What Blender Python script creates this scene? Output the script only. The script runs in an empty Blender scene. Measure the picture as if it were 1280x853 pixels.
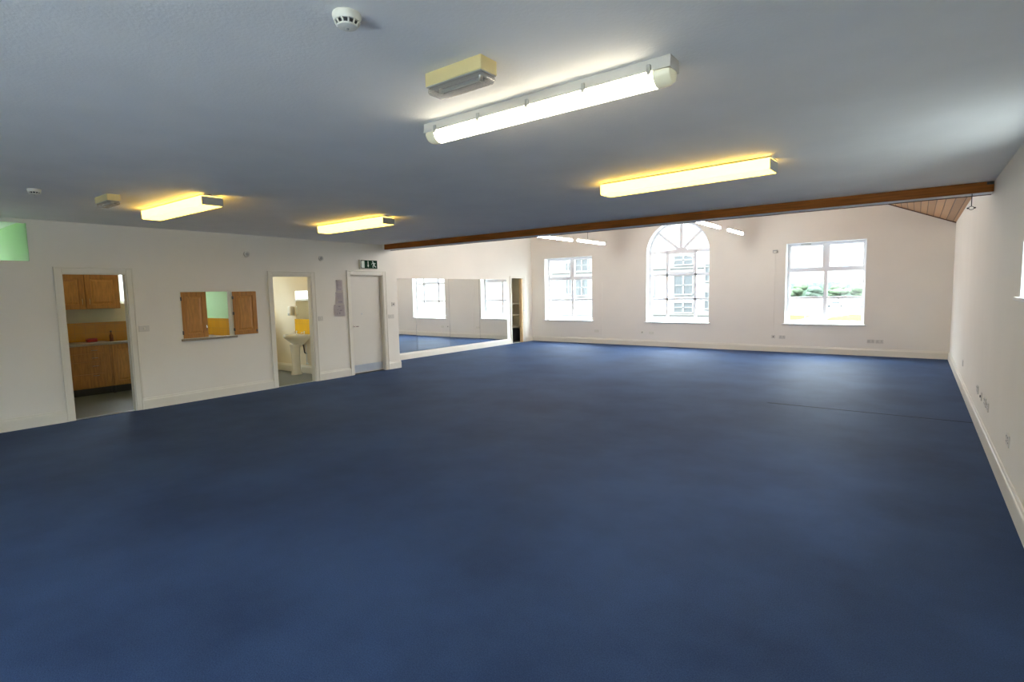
import bpy, bmesh, math, random
from mathutils import Vector, Matrix
random.seed(7)
PI = math.pi
COL = bpy.context.scene.collection
SC = bpy.context.scene

# ---------------------------------------------------------------- dimensions
XL, XR, YF, XM = -9.13, 0.609, 14.69, -10.17      # kitchen wall, right wall, window wall, mirror wall
YC, YB, ZC = 8.0, 7.62, 2.682                     # corner, beam, low ceiling
YREAR = -3.6
XB = -11.8                                        # outer wall behind the kitchen

# ---------------------------------------------------------------- materials
def mat(name, color, rough=0.6, metal=0.0, noise=0.0, nscale=20.0, bump=0.0, bscale=200.0, spec=0.5, emis=None, estr=0.0, coat=0.0, sheen=0.0, stretch=None):
    m = bpy.data.materials.new(name); m.use_nodes = True
    nt = m.node_tree; b = nt.nodes['Principled BSDF']
    b.inputs['Base Color'].default_value = (*color, 1)
    b.inputs['Roughness'].default_value = rough
    b.inputs['Metallic'].default_value = metal
    b.inputs['Specular IOR Level'].default_value = spec
    b.inputs['Coat Weight'].default_value = coat
    b.inputs['Sheen Weight'].default_value = sheen
    if emis:
        b.inputs['Emission Color'].default_value = (*emis, 1)
        b.inputs['Emission Strength'].default_value = estr
    tc = nt.nodes.new('ShaderNodeTexCoord')
    mp = nt.nodes.new('ShaderNodeMapping'); nt.links.new(tc.outputs['Object'], mp.inputs['Vector'])
    if stretch: mp.inputs['Scale'].default_value = stretch
    if noise > 0:
        n = nt.nodes.new('ShaderNodeTexNoise'); n.inputs['Scale'].default_value = nscale
        n.inputs['Detail'].default_value = 5
        nt.links.new(mp.outputs['Vector'], n.inputs['Vector'])
        r = nt.nodes.new('ShaderNodeValToRGB')
        r.color_ramp.elements[0].position = 0.3; r.color_ramp.elements[1].position = 0.7
        r.color_ramp.elements[0].color = (*[c * (1 - noise) for c in color], 1)
        r.color_ramp.elements[1].color = (*[min(1, c * (1 + noise)) for c in color], 1)
        nt.links.new(n.outputs['Fac'], r.inputs['Fac'])
        nt.links.new(r.outputs['Color'], b.inputs['Base Color'])
    if bump > 0:
        n2 = nt.nodes.new('ShaderNodeTexNoise'); n2.inputs['Scale'].default_value = bscale
        nt.links.new(mp.outputs['Vector'], n2.inputs['Vector'])
        bp = nt.nodes.new('ShaderNodeBump'); bp.inputs['Strength'].default_value = bump
        bp.inputs['Distance'].default_value = 0.01
        nt.links.new(n2.outputs['Fac'], bp.inputs['Height'])
        nt.links.new(bp.outputs['Normal'], b.inputs['Normal'])
    return m

def tile_mat(name, c1, c2, mortar, w=0.15):
    m = bpy.data.materials.new(name); m.use_nodes = True
    nt = m.node_tree; b = nt.nodes['Principled BSDF']
    b.inputs['Roughness'].default_value = 0.25
    tc = nt.nodes.new('ShaderNodeTexCoord')
    sx = nt.nodes.new('ShaderNodeSeparateXYZ'); nt.links.new(tc.outputs['Object'], sx.inputs[0])
    ad = nt.nodes.new('ShaderNodeMath'); ad.operation = 'ADD'
    nt.links.new(sx.outputs[0], ad.inputs[0]); nt.links.new(sx.outputs[1], ad.inputs[1])
    cb = nt.nodes.new('ShaderNodeCombineXYZ'); nt.links.new(ad.outputs[0], cb.inputs[0]); nt.links.new(sx.outputs[2], cb.inputs[1])
    br = nt.nodes.new('ShaderNodeTexBrick'); br.offset = 0; br.inputs['Scale'].default_value = 1
    br.inputs['Brick Width'].default_value = w; br.inputs['Row Height'].default_value = w
    br.inputs['Mortar Size'].default_value = 0.003
    br.inputs['Color1'].default_value = (*c1, 1); br.inputs['Color2'].default_value = (*c2, 1); br.inputs['Mortar'].default_value = (*mortar, 1)
    nt.links.new(cb.outputs[0], br.inputs['Vector']); nt.links.new(br.outputs['Color'], b.inputs['Base Color'])
    return m

def carpet_mat():
    m = bpy.data.materials.new('blue_carpet'); m.use_nodes = True
    nt = m.node_tree; b = nt.nodes['Principled BSDF']; L = nt.links.new
    tc = nt.nodes.new('ShaderNodeTexCoord')
    fine = nt.nodes.new('ShaderNodeTexNoise'); fine.inputs['Scale'].default_value = 160; fine.inputs['Detail'].default_value = 3
    big = nt.nodes.new('ShaderNodeTexNoise'); big.inputs['Scale'].default_value = 0.9; big.inputs['Detail'].default_value = 6; big.inputs['Roughness'].default_value = 0.6
    L(tc.outputs['Object'], fine.inputs['Vector']); L(tc.outputs['Object'], big.inputs['Vector'])
    r1 = nt.nodes.new('ShaderNodeValToRGB')
    r1.color_ramp.elements[0].position = 0.32; r1.color_ramp.elements[1].position = 0.68
    r1.color_ramp.elements[0].color = (*CARPET_A, 1); r1.color_ramp.elements[1].color = (*CARPET_B, 1)
    L(fine.outputs['Fac'], r1.inputs['Fac'])
    r2 = nt.nodes.new('ShaderNodeValToRGB')
    r2.color_ramp.elements[0].position = 0.35; r2.color_ramp.elements[1].position = 0.62
    r2.color_ramp.elements[0].color = (0.68, 0.66, 0.68, 1); r2.color_ramp.elements[1].color = (1, 1, 1, 1)
    L(big.outputs['Fac'], r2.inputs['Fac'])
    mx = nt.nodes.new('ShaderNodeMix'); mx.data_type = 'RGBA'; mx.blend_type = 'MULTIPLY'; mx.inputs['Factor'].default_value = 1
    L(r1.outputs['Color'], mx.inputs['A']); L(r2.outputs['Color'], mx.inputs['B'])
    L(mx.outputs['Result'], b.inputs['Base Color'])
    b.inputs['Roughness'].default_value = 0.65
    b.inputs['Specular IOR Level'].default_value = 0.08
    b.inputs['Specular Tint'].default_value = (0.40, 0.62, 1.0, 1)
    b.inputs['Sheen Weight'].default_value = 0.03; b.inputs['Sheen Roughness'].default_value = 0.45
    b.inputs['Sheen Tint'].default_value = (0.45, 0.65, 1.0, 1)
    bp = nt.nodes.new('ShaderNodeBump'); bp.inputs['Strength'].default_value = 0.5; bp.inputs['Distance'].default_value = 0.004
    L(fine.outputs['Fac'], bp.inputs['Height']); L(bp.outputs['Normal'], b.inputs['Normal'])
    return m

def glass_mat():
    m = bpy.data.materials.new('window_glass'); m.use_nodes = True
    nt = m.node_tree; nt.nodes.clear(); L = nt.links.new
    o = nt.nodes.new('ShaderNodeOutputMaterial'); mx = nt.nodes.new('ShaderNodeMixShader')
    t = nt.nodes.new('ShaderNodeBsdfTransparent'); g = nt.nodes.new('ShaderNodeBsdfGlossy'); g.inputs['Roughness'].default_value = 0.02
    t.inputs['Color'].default_value = (0.96, 0.98, 0.97, 1)
    mx.inputs['Fac'].default_value = 0.06
    L(t.outputs[0], mx.inputs[1]); L(g.outputs[0], mx.inputs[2]); L(mx.outputs[0], o.inputs['Surface'])
    return m

def clear_plastic_mat():
    m = bpy.data.materials.new('clear_plastic'); m.use_nodes = True
    nt = m.node_tree; nt.nodes.clear(); L = nt.links.new
    o = nt.nodes.new('ShaderNodeOutputMaterial'); mx = nt.nodes.new('ShaderNodeMixShader')
    t = nt.nodes.new('ShaderNodeBsdfTransparent'); g = nt.nodes.new('ShaderNodeBsdfGlossy'); g.inputs['Roughness'].default_value = 0.12
    d = nt.nodes.new('ShaderNodeBsdfDiffuse'); d.inputs['Color'].default_value = (0.55, 0.52, 0.46, 1)
    m2 = nt.nodes.new('ShaderNodeMixShader'); m2.inputs['Fac'].default_value = 0.22
    t.inputs['Color'].default_value = (0.9, 0.88, 0.85, 1)
    L(t.outputs[0], m2.inputs[1]); L(d.outputs[0], m2.inputs[2])
    mx.inputs['Fac'].default_value = 0.15
    L(m2.outputs[0], mx.inputs[1]); L(g.outputs[0], mx.inputs[2]); L(mx.outputs[0], o.inputs['Surface'])
    return m

def board_mat(name, color, pitch, axis=0):
    # tongue and groove boards: the groove is darkened wood at each joint plus a bump
    m = bpy.data.materials.new(name); m.use_nodes = True
    nt = m.node_tree; b = nt.nodes['Principled BSDF']; L = nt.links.new
    b.inputs['Roughness'].default_value = 0.55
    tc = nt.nodes.new('ShaderNodeTexCoord'); sp = nt.nodes.new('ShaderNodeSeparateXYZ'); L(tc.outputs['Object'], sp.inputs[0])
    dv = nt.nodes.new('ShaderNodeMath'); dv.operation = 'DIVIDE'; dv.inputs[1].default_value = pitch; L(sp.outputs[axis], dv.inputs[0])
    fr = nt.nodes.new('ShaderNodeMath'); fr.operation = 'FRACT'; L(dv.outputs[0], fr.inputs[0])
    fl = nt.nodes.new('ShaderNodeMath'); fl.operation = 'FLOOR'; L(dv.outputs[0], fl.inputs[0])
    wn = nt.nodes.new('ShaderNodeTexWhiteNoise'); wn.noise_dimensions = '1D'; L(fl.outputs[0], wn.inputs['W'])
    r = nt.nodes.new('ShaderNodeValToRGB')
    r.color_ramp.elements[0].color = (*[c * 0.8 for c in color], 1); r.color_ramp.elements[1].color = (*[c * 1.15 for c in color], 1)
    L(wn.outputs['Value'], r.inputs['Fac'])
    gr = nt.nodes.new('ShaderNodeValToRGB')
    gr.color_ramp.elements[0].position = 0.05; gr.color_ramp.elements[1].position = 0.16
    gr.color_ramp.elements[0].color = (0.25, 0.22, 0.2, 1); gr.color_ramp.elements[1].color = (1, 1, 1, 1)
    L(fr.outputs[0], gr.inputs['Fac'])
    mx = nt.nodes.new('ShaderNodeMix'); mx.data_type = 'RGBA'; mx.blend_type = 'MULTIPLY'; mx.inputs['Factor'].default_value = 1
    L(r.outputs['Color'], mx.inputs['A']); L(gr.outputs['Color'], mx.inputs['B']); L(mx.outputs['Result'], b.inputs['Base Color'])
    bp = nt.nodes.new('ShaderNodeBump'); bp.inputs['Distance'].default_value = 0.01
    L(gr.outputs['Color'], bp.inputs['Height']); L(bp.outputs['Normal'], b.inputs['Normal'])
    return m

CARPET_A, CARPET_B = (0.028, 0.052, 0.118), (0.046, 0.082, 0.176)
M = {}
M['wall'] = mat('wall_paint', (0.83, 0.80, 0.725), 0.75, noise=0.02, nscale=1.2, bump=0.08, bscale=90)
M['ceiling'] = mat('ceiling_paint', (0.88, 0.865, 0.825), 0.8, noise=0.03, nscale=2.0, bump=0.12, bscale=60)
M['trim'] = mat('trim_gloss', (0.78, 0.75, 0.66), 0.35, noise=0.02, nscale=4)
M['door'] = mat('door_paint', (0.72, 0.69, 0.62), 0.45, noise=0.015, nscale=3)
M['carpet'] = carpet_mat()
M['seam'] = mat('carpet_seam', (0.012, 0.015, 0.03), 0.9, noise=0.2, nscale=60)
M['vinyl'] = mat('vinyl_floor', (0.13, 0.145, 0.13), 0.4, noise=0.15, nscale=40)
M['upvc'] = mat('white_upvc', (0.86, 0.87, 0.90), 0.3, noise=0.01, nscale=3)
M['reveal'] = mat('reveal_paint', (0.84, 0.84, 0.82), 0.6, noise=0.01, nscale=3)
M['glass'] = glass_mat()
M['clear'] = clear_plastic_mat()
M['mirror'] = mat('mirror_silver', (0.90, 0.92, 0.90), 0.0, metal=1.0)
M['fascia'] = mat('fascia_wood', (0.25, 0.085, 0.012), 0.6, noise=0.35, nscale=3, stretch=(0.6, 14, 14), spec=0.2)
M['darkwood'] = mat('dark_wood', (0.09, 0.035, 0.015), 0.5, noise=0.3, nscale=4, stretch=(0.6, 10, 10))
M['cladding'] = board_mat('pine_cladding', (0.50, 0.27, 0.13), 0.11)
M['oak'] = mat('honey_oak', (0.42, 0.185, 0.032), 0.4, noise=0.22, nscale=5, stretch=(8, 8, 1), coat=0.15)
M['oak2'] = mat('oak_panel', (0.50, 0.235, 0.05), 0.4, noise=0.2, nscale=6, stretch=(8, 8, 1), coat=0.15)
M['timber'] = mat('bare_timber', (0.62, 0.42, 0.22), 0.55, noise=0.15, nscale=6, stretch=(8, 8, 1))
M['worktop'] = mat('worktop', (0.30, 0.26, 0.20), 0.35, noise=0.3, nscale=120)
M['tile_orange'] = tile_mat('orange_tile', (0.58, 0.28, 0.018), (0.52, 0.24, 0.014), (0.42, 0.22, 0.04))
M['tile_yellow'] = tile_mat('yellow_tile', (0.80, 0.47, 0.02), (0.76, 0.44, 0.02), (0.65, 0.40, 0.05))
M['green'] = mat('green_paint', (0.38, 0.60, 0.30), 0.7, noise=0.02, nscale=2)
M['cream'] = mat('cream_paint', (0.80, 0.72, 0.55), 0.7, noise=0.02, nscale=2)
M['palewall'] = mat('pale_paint', (0.70, 0.64, 0.50), 0.7, noise=0.02, nscale=2)
M['chrome'] = mat('chrome', (0.8, 0.8, 0.78), 0.12, metal=1.0)
M['steel'] = mat('brushed_steel', (0.62, 0.66, 0.70), 0.35, metal=0.85, noise=0.05, nscale=8)
M['ceramic'] = mat('white_ceramic', (0.80, 0.77, 0.68), 0.12, coat=0.5)
M['plastic'] = mat('white_plastic', (0.76, 0.74, 0.64), 0.35)
M['plasticgrey'] = mat('grey_plastic', (0.42, 0.42, 0.39), 0.4)
M['socket'] = mat('socket_plastic', (0.66, 0.635, 0.575), 0.35)
M['cream_plastic'] = mat('cream_plastic', (0.70, 0.58, 0.28), 0.4)
M['black'] = mat('black_plastic', (0.012, 0.012, 0.012), 0.4)
M['darkgrey'] = mat('dark_grey', (0.05, 0.05, 0.05), 0.6)
M['red'] = mat('red_plastic', (0.42, 0.03, 0.02), 0.4)
M['paper'] = mat('lilac_paper', (0.72, 0.67, 0.68), 0.7, noise=0.03, nscale=30)
M['ink'] = mat('printed_ink', (0.50, 0.45, 0.50), 0.7)
M['sign_green'] = mat('sign_green', (0.008, 0.040, 0.018), 0.7, spec=0.1)
M['sign_white'] = mat('sign_white', (0.62, 0.70, 0.62), 0.35)
M['tube'] = mat('lit_tube_cover', (0.9, 0.9, 0.85), 0.4, emis=(1.0, 0.90, 0.70), estr=9.0)
M['tubeend'] = mat('glowing_cover_end', (0.72, 0.72, 0.55), 0.25, emis=(1.0, 0.9, 0.55), estr=0.10)  # weak emission stands in for tube light scattered into the cover end
M['warm'] = mat('lit_warm_diffuser', (0.8, 0.72, 0.35), 0.4, emis=(1.0, 0.63, 0.10), estr=3.5)
M['cool'] = mat('lit_cool_tube', (0.9, 0.9, 0.9), 0.4, emis=(1.0, 0.96, 0.92), estr=44.0)
M['lamp'] = mat('added_globe_glow', (0.9, 0.9, 0.85), 0.4, emis=(1.0, 0.82, 0.5), estr=8.0)
M['lampk'] = mat('added_globe_glow_warm', (0.9, 0.9, 0.85), 0.4, emis=(1.0, 0.74, 0.42), estr=9.0)
M['tubeoff'] = mat('unlit_tube', (0.70, 0.72, 0.68), 0.3)
M['facade'] = mat('render_facade', (0.080, 0.080, 0.078), 0.8, noise=0.03, nscale=0.5)
M['stone'] = mat('stone_band', (0.056, 0.054, 0.048), 0.8, noise=0.05, nscale=2)
M['farglass'] = mat('far_window_glass', (0.027, 0.031, 0.033), 0.3, noise=0.05, nscale=2)
M['concrete'] = mat('pale_concrete', (0.085, 0.085, 0.083), 0.8, spec=0.0, noise=0.05, nscale=0.1)
M['yard'] = mat('yard_bounce', (0.36, 0.355, 0.34), 0.8, noise=0.05, nscale=0.3)
M['grass'] = mat('grass', (0.038, 0.050, 0.018), 0.9, spec=0.0, noise=0.15, nscale=0.6)
M['leaf1'] = mat('leaves_light', (0.050, 0.068, 0.043), 0.9, spec=0.0, noise=0.25, nscale=0.5)
M['leaf2'] = mat('leaves_bluish', (0.050, 0.067, 0.052), 0.9, spec=0.0, noise=0.25, nscale=0.5)
M['bark'] = mat('bark', (0.16, 0.12, 0.08), 0.9, noise=0.2, nscale=4)
M['rail'] = mat('grey_rail', (0.30, 0.30, 0.30), 0.5)
M['car'] = mat('car_white', (0.55, 0.56, 0.58), 0.25, coat=0.6)
M['cardark'] = mat('car_dark', (0.10, 0.12, 0.15), 0.25, coat=0.6)

# ---------------------------------------------------------------- mesh helpers
def B(): return bmesh.new()

def box(bm, x0, x1, y0, y1, z0, z1, bev=0.0, seg=1):
    x0, x1 = sorted((x0, x1)); y0, y1 = sorted((y0, y1)); z0, z1 = sorted((z0, z1))
    t = bmesh.new()
    bmesh.ops.create_cube(t, size=1)
    for v in t.verts:
        v.co = Vector(((x0 + x1) / 2 + v.co.x * (x1 - x0), (y0 + y1) / 2 + v.co.y * (y1 - y0), (z0 + z1) / 2 + v.co.z * (z1 - z0)))
    if bev > 0:
        bev = min(bev, 0.49 * min(x1 - x0, y1 - y0, z1 - z0))
        bmesh.ops.bevel(t, geom=list(t.edges), offset=bev, segments=seg, affect='EDGES', profile=0.5)
    merge(bm, t)
    return bm

def merge(bm, t, mtx=None):
    vs = [bm.verts.new(mtx @ v.co if mtx else v.co) for v in t.verts]
    t.verts.index_update()
    for f in t.faces:
        try: bm.faces.new([vs[v.index] for v in f.verts])
        except ValueError: pass
    t.free()

def tube(bm, a, b, r, seg=12, r2=None):
    a = Vector(a); b = Vector(b); d = b - a
    t = bmesh.new()
    bmesh.ops.create_cone(t, cap_ends=True, segments=seg, radius1=r, radius2=r if r2 is None else r2, depth=d.length)
    merge(bm, t, Matrix.Translation((a + b) / 2) @ d.to_track_quat('Z', 'Y').to_matrix().to_4x4())
    return bm

def path(bm, pts, r, seg=8):
    for i in range(len(pts) - 1):
        tube(bm, pts[i], pts[i + 1], r, seg)
        if i: ball(bm, pts[i], r, 8, 6)
    return bm

def ball(bm, c, r, u=16, v=10, s=(1, 1, 1)):
    t = bmesh.new(); bmesh.ops.create_uvsphere(t, u_segments=u, v_segments=v, radius=r)
    merge(bm, t, Matrix.Translation(c) @ Matrix.Diagonal((*s, 1)))
    return bm

def lathe(bm, prof, c=(0, 0, 0), seg=32, sx=1.0, sy=1.0):
    rings = []
    for r, z in prof:
        rings.append([bm.verts.new((c[0] + sx * r * math.cos(2 * PI * k / seg), c[1] + sy * r * math.sin(2 * PI * k / seg), c[2] + z)) for k in range(seg)])
    for a, b in zip(rings, rings[1:]):
        for k in range(seg):
            bm.faces.new((a[k], a[(k + 1) % seg], b[(k + 1) % seg], b[k]))
    bm.faces.new(rings[0][::-1]); bm.faces.new(rings[-1])
    return bm

def prism(bm, pts, fn, t0, t1):
    """polygon pts (u,v) extruded from t0 to t1; fn(u,v,t) -> xyz"""
    a = [bm.verts.new(fn(u, v, t0)) for u, v in pts]; b = [bm.verts.new(fn(u, v, t1)) for u, v in pts]
    n = len(pts)
    bm.faces.new(a[::-1]); bm.faces.new(b)
    for i in range(n): bm.faces.new((a[i], a[(i + 1) % n], b[(i + 1) % n], b[i]))
    return bm

def wall_holes(bm, fn, t0, t1, u0, u1, v0, v1, holes):
    """slab with rectangular holes; fn(u,v,t)->xyz"""
    us = sorted({u0, u1, *[h[0] for h in holes], *[h[1] for h in holes]})
    vs = sorted({v0, v1, *[h[2] for h in holes], *[h[3] for h in holes]})
    us = [u for u in us if u0 <= u <= u1]; vs = [v for v in vs if v0 <= v <= v1]
    def solid(i, j):
        if i < 0 or j < 0 or i >= len(us) - 1 or j >= len(vs) - 1: return False
        cu, cv = (us[i] + us[i + 1]) / 2, (vs[j] + vs[j + 1]) / 2
        return not any(h[0] < cu < h[1] and h[2] < cv < h[3] for h in holes)
    cache = {}
    def V(i, j, t):
        if (i, j, t) not in cache: cache[(i, j, t)] = bm.verts.new(fn(us[i], vs[j], t))
        return cache[(i, j, t)]
    for i in range(len(us) - 1):
        for j in range(len(vs) - 1):
            if not solid(i, j): continue
            bm.faces.new((V(i, j, t0), V(i + 1, j, t0), V(i + 1, j + 1, t0), V(i, j + 1, t0)))
            bm.faces.new((V(i, j, t1), V(i, j + 1, t1), V(i + 1, j + 1, t1), V(i + 1, j, t1)))
            for di, dj, e in ((-1, 0, ((i, j), (i, j + 1))), (1, 0, ((i + 1, j), (i + 1, j + 1))), (0, -1, ((i, j), (i + 1, j))), (0, 1, ((i, j + 1), (i + 1, j + 1)))):
                if not solid(i + di, j + dj):
                    (a, b), (c, d) = e
                    bm.faces.new((V(a, b, t0), V(c, d, t0), V(c, d, t1), V(a, b, t1)))
    return bm

def obj(name, bm, m, parent=None, smooth=False, label=None):
    bmesh.ops.recalc_face_normals(bm, faces=bm.faces)
    me = bpy.data.meshes.new(name); bm.to_mesh(me); bm.free()
    me.materials.append(m)
    if smooth:
        for p in me.polygons: p.use_smooth = True
        try: me.set_sharp_from_angle(angle=math.radians(180 if name in ('crown', 'hedge') else 40))
        except Exception: pass
    o = bpy.data.objects.new(name, me); COL.objects.link(o)
    if parent: o.parent = parent
    if label: o['label'] = label
    return o

def tag(o, label, cat, group=None, kind=None):
    o['label'] = label; o['category'] = cat
    if group: o['group'] = group
    if kind: o['kind'] = kind
    return o

def thing(name, label, cat, loc=(0, 0, 0), rz=0.0, group=None):
    o = bpy.data.objects.new(name, None); COL.objects.link(o)
    o.location = loc; o.rotation_euler = (0, 0, rz); o.empty_display_size = 0.1
    return tag(o, label, cat, group)

def struct(name, bm, m, label=None, parent=None, smooth=False):
    o = obj(name, bm, m, parent, smooth)
    if parent is None: o['kind'] = 'structure'
    if label: o['label'] = label
    return o

def sempty(name, label, loc=(0, 0, 0)):
    o = bpy.data.objects.new(name, None); COL.objects.link(o); o.location = loc
    o['kind'] = 'structure'; o['label'] = label; o.empty_display_size = 0.1
    return o

def copy_tree(o, parent=None):
    c = o.copy(); COL.objects.link(c); c.parent = parent
    for ch in list(o.children): copy_tree(ch, c)
    return c

def dup(root, loc, rz, label, group=None):
    c = copy_tree(root); c.location = loc; c.rotation_euler = (0, 0, rz); c['label'] = label
    if group: c['group'] = group
    return c

fx = lambda u, v, t: (t, u, v)      # wall across x: u = y, v = z
fy = lambda u, v, t: (u, t, v)      # wall across y: u = x, v = z

# ---------------------------------------------------------------- the room shell
SLAB = (-0.12, 0.0)
b = B(); box(b, XL - 0.06, XR, YREAR, YC, -0.12, 0); box(b, XM, XR, YC, YF, -0.12, 0)
struct('floor', b, M['carpet'], 'blue carpet over the whole long room')
b = B(); box(b, XB, XL - 0.0601, 0.2, YC - 0.1, -0.12, -0.004)
struct('floor_side_rooms', b, M['vinyl'], 'dark grey vinyl floor of the kitchen and washroom')
b = B(); box(b, -1.62, XR - 0.02, 8.115, 8.128, 0.0, 0.0025)
struct('trim_16', b, M['seam'], 'dark open seam across the carpet near the right wall')
b = B(); box(b, XL - 0.10, XR, YREAR, YB + 0.02, ZC, ZC + 0.2)
struct('ceiling', b, M['ceiling'], 'low flat grey painted ceiling over the near half')
b = B(); box(b, XB, XL - 0.1001, 0.2, YC - 0.1, ZC, ZC + 0.12)
struct('ceiling_side_rooms', b, M['reveal'], 'white ceiling of the kitchen and washroom')

# kitchen wall (x = XL), with kitchen doorway, hatch, washroom doorway, exit door and the high opening
KD = (2.19, 2.925, 0.0, 2.0); HA = (3.615, 4.40, 1.0, 1.745); TD = (5.13, 5.895, 0.0, 2.0); ED = (6.775, 7.60, 0.0, 2.04); GO = (0.95, 1.887, 2.15, 2.632)
WT = 0.10
b = B(); wall_holes(b, fx, XL, XL - WT, YREAR, YC, -0.001, ZC, [KD, HA, TD, ED, GO])
box(b, XL - WT, XL, YB + 0.25, YC, ZC, 6.2)
box(b, XM - 0.1, XL - WT, YC - 0.1, YC, -0.001, 6.2)
struct('wall_left', b, M['wall'], 'long cream wall with doorways and a serving hatch')
# mirror wall (x = XM), with the store cupboard doorway
SD = (13.56, 14.20, 0.0, 2.055)
b = B(); wall_holes(b, fx, XM, XM - 0.1, YC, YF, -0.001, 6.2, [SD])
struct('wall_mirror', b, M['wall'], 'pale wall that carries the mirror panels')
# window wall with the arched window
W1 = (-9.655, -7.93, 0.70, 2.665); W2 = (-6.19, -4.425, 0.69, 3.495); W3 = (-2.59, -0.935, 0.71, 2.66)
FT = 0.34
R2 = (W2[1] - W2[0]) / 2; CX2 = (W2[0] + W2[1]) / 2; ZS = W2[3] - R2
b = B(); wall_holes(b, fy, YF, YF + FT, XM - 0.1, XR + 0.3, -0.3, 6.4, [W1, W2, W3])
NA = 24
for s in (-1, 1):     # spandrels that turn the square head into an arch
    arc = [(CX2 + s * R2 * math.cos(a * PI / 2 / NA), ZS + R2 * math.sin(a * PI / 2 / NA)) for a in range(NA + 1)]
    corner = (CX2 + s * R2, W2[3])
    for i in range(NA):
        prism(b, [corner, arc[i], arc[i + 1]], fy, YF, YF + FT)
struct('wall_far', b, M['wall'], 'pale gable wall with three windows')
# right wall with side windows
RW = [(4.35, 5.40, 1.515, 2.45)]
b = B(); wall_holes(b, fx, XR, XR + 0.3, YREAR - 0.2, YF, -0.001, 2.886, RW)
struct('wall_right', b, M['wall'], 'long plain wall on the right with a window near the camera')
b = B(); wall_holes(b, fy, YREAR, YREAR - 0.2, XB, XR, -0.001, ZC + 0.2, [(-3.3, -1.5, 0.35, 2.5), (-1.2, 0.4, 0.35, 2.5)])
struct('wall_rear', b, M['wall'], 'rear wall behind the camera')
# wall above the beam, gable vault
b = B(); box(b, XM - 0.1, XR + 0.02, YB + 0.03, YB + 0.25, ZC + 0.001, 6.2)
struct('wall_above_beam', b, M['wall'], 'white wall above the beam')
EZ = 2.886; SL = 0.43; XRG = -5.6; ZR = EZ + SL * (XR - XRG)
b = B()
prism(b, [(XR + 0.3, EZ - 0.3 * SL), (XRG, ZR), (XRG, ZR + 0.12), (XR + 0.3, EZ - 0.3 * SL + 0.12)], fy, YB + 0.25, YF)
prism(b, [(XRG, ZR), (XM - 0.1, ZR - SL * (XRG - XM + 0.1)), (XM - 0.1, ZR - SL * (XRG - XM + 0.1) + 0.12), (XRG, ZR + 0.12)], fy, YB + 0.25, YF)
struct('ceiling_vault', b, M['cladding'], 'pitched pine board ceiling beyond the beam')
b = B()
prism(b, [(XR, EZ - 0.02), (XRG, ZR - 0.02), (XRG, ZR), (XR, EZ)], fy, YF - 0.025, YF)
struct('trim_1', b, M['darkwood'], 'dark timber strip where the board ceiling meets the gable wall')

# rooms behind the left wall
KW = [(3.655, 4.55, 1.57, 2.30), (5.15, 6.0, 1.53, 2.25), (0.6, 1.7, 1.2, 2.5)]
b = B(); wall_holes(b, fx, XB, XB - 0.3, 0.2, YC - 0.1, -0.12, ZC, KW)
struct('wall_outer', b, M['palewall'], 'pale back wall of the kitchen')
b = B(); box(b, XB, XL - WT, 1.90, 1.95, -0.12, ZC)
struct('wall_green_room', b, M['green'], 'green side wall seen through the high opening')
b = B(); box(b, XB, XL - WT, 1.9501, 2.0, -0.12, ZC)
struct('wall_kitchen_near', b, M['palewall'], 'near side wall of the kitchen')
b = B(); box(b, XB, XL - WT, 4.95, 5.0, -0.12, ZC)
struct('wall_kitchen_far', b, M['green'], 'green side wall of the kitchen')
b = B(); box(b, XB, XL - WT, 5.0001, 5.05, -0.12, ZC)
struct('wall_washroom_near', b, M['cream'], 'near side wall of the washroom')
b = B(); box(b, XB, XL - WT, 6.45, 6.55, -0.12, ZC)
struct('wall_washroom_far', b, M['cream'], 'cream washroom wall behind the basin')
b = B(); box(b, XB, XL - WT, 0.1, 0.2, -0.12, ZC)
struct('wall_green_room_near', b, M['green'], 'green wall of the room behind the high opening')
b = B(); box(b, XL - WT - 0.9, XL - WT - 0.85, 6.55, 7.9, -0.12, ZC)
struct('wall_corridor', b, M['palewall'], 'corridor wall behind the exit door')
# green jamb of the high opening and its pale head
b = B(); box(b, XL - WT - 0.003, XL - 0.012, GO[1] - 0.005, GO[1] - 0.001, GO[2], GO[3])
struct('trim_2', b, M['green'], 'green painted jamb of the high opening')

# store cupboard shell
b = B(); box(b, XM - 0.85, XM - 0.80, 13.35, YF + 0.1, -0.12, 2.5); box(b, XM - 0.80, XM - 0.1, 13.35, 13.4, -0.12, 2.5)
box(b, XM - 0.80, XM - 0.1, YF, YF + 0.1, -0.12, 2.5); box(b, XM - 0.85, XM - 0.1, 13.35, YF + 0.1, 2.3, 2.4)
struct('wall_store', b, M['palewall'], 'beige walls inside the store cupboard')
b = B(); box(b, XM - 0.85, XM, 13.35, YF, -0.12, -0.002)
struct('floor_store', b, M['darkgrey'], 'dark floor of the store cupboard')

# ---------------------------------------------------------------- skirting boards
def skirt_x(name, x, s, y0, y1, label, z0=0.0):
    b = B(); h = 0.166
    prof = [(0, 0), (0.022, 0), (0.022, h - 0.045), (0.019, h - 0.03), (0.012, h - 0.022), (0.010, h - 0.006), (0.006, h), (0, h)]
    prism(b, [(p, q) for p, q in prof], lambda u, v, t: (x + s * u, t, v + z0), y0, y1)
    return struct(name, b, M['trim'], label)
def skirt_y(name, y, s, x0, x1, label, z0=0.0):
    b = B(); h = 0.166
    prof = [(0, 0), (0.022, 0), (0.022, h - 0.045), (0.019, h - 0.03), (0.012, h - 0.022), (0.010, h - 0.006), (0.006, h), (0, h)]
    prism(b, [(p, q) for p, q in prof], lambda u, v, t: (t, y + s * u, v + z0), x0, x1)
    return struct(name, b, M['trim'], label)
AW = 0.085
skirt_x('baseboard_left_1', XL, 1, YREAR, KD[0] - AW, 'skirting left of the kitchen doorway')
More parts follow.
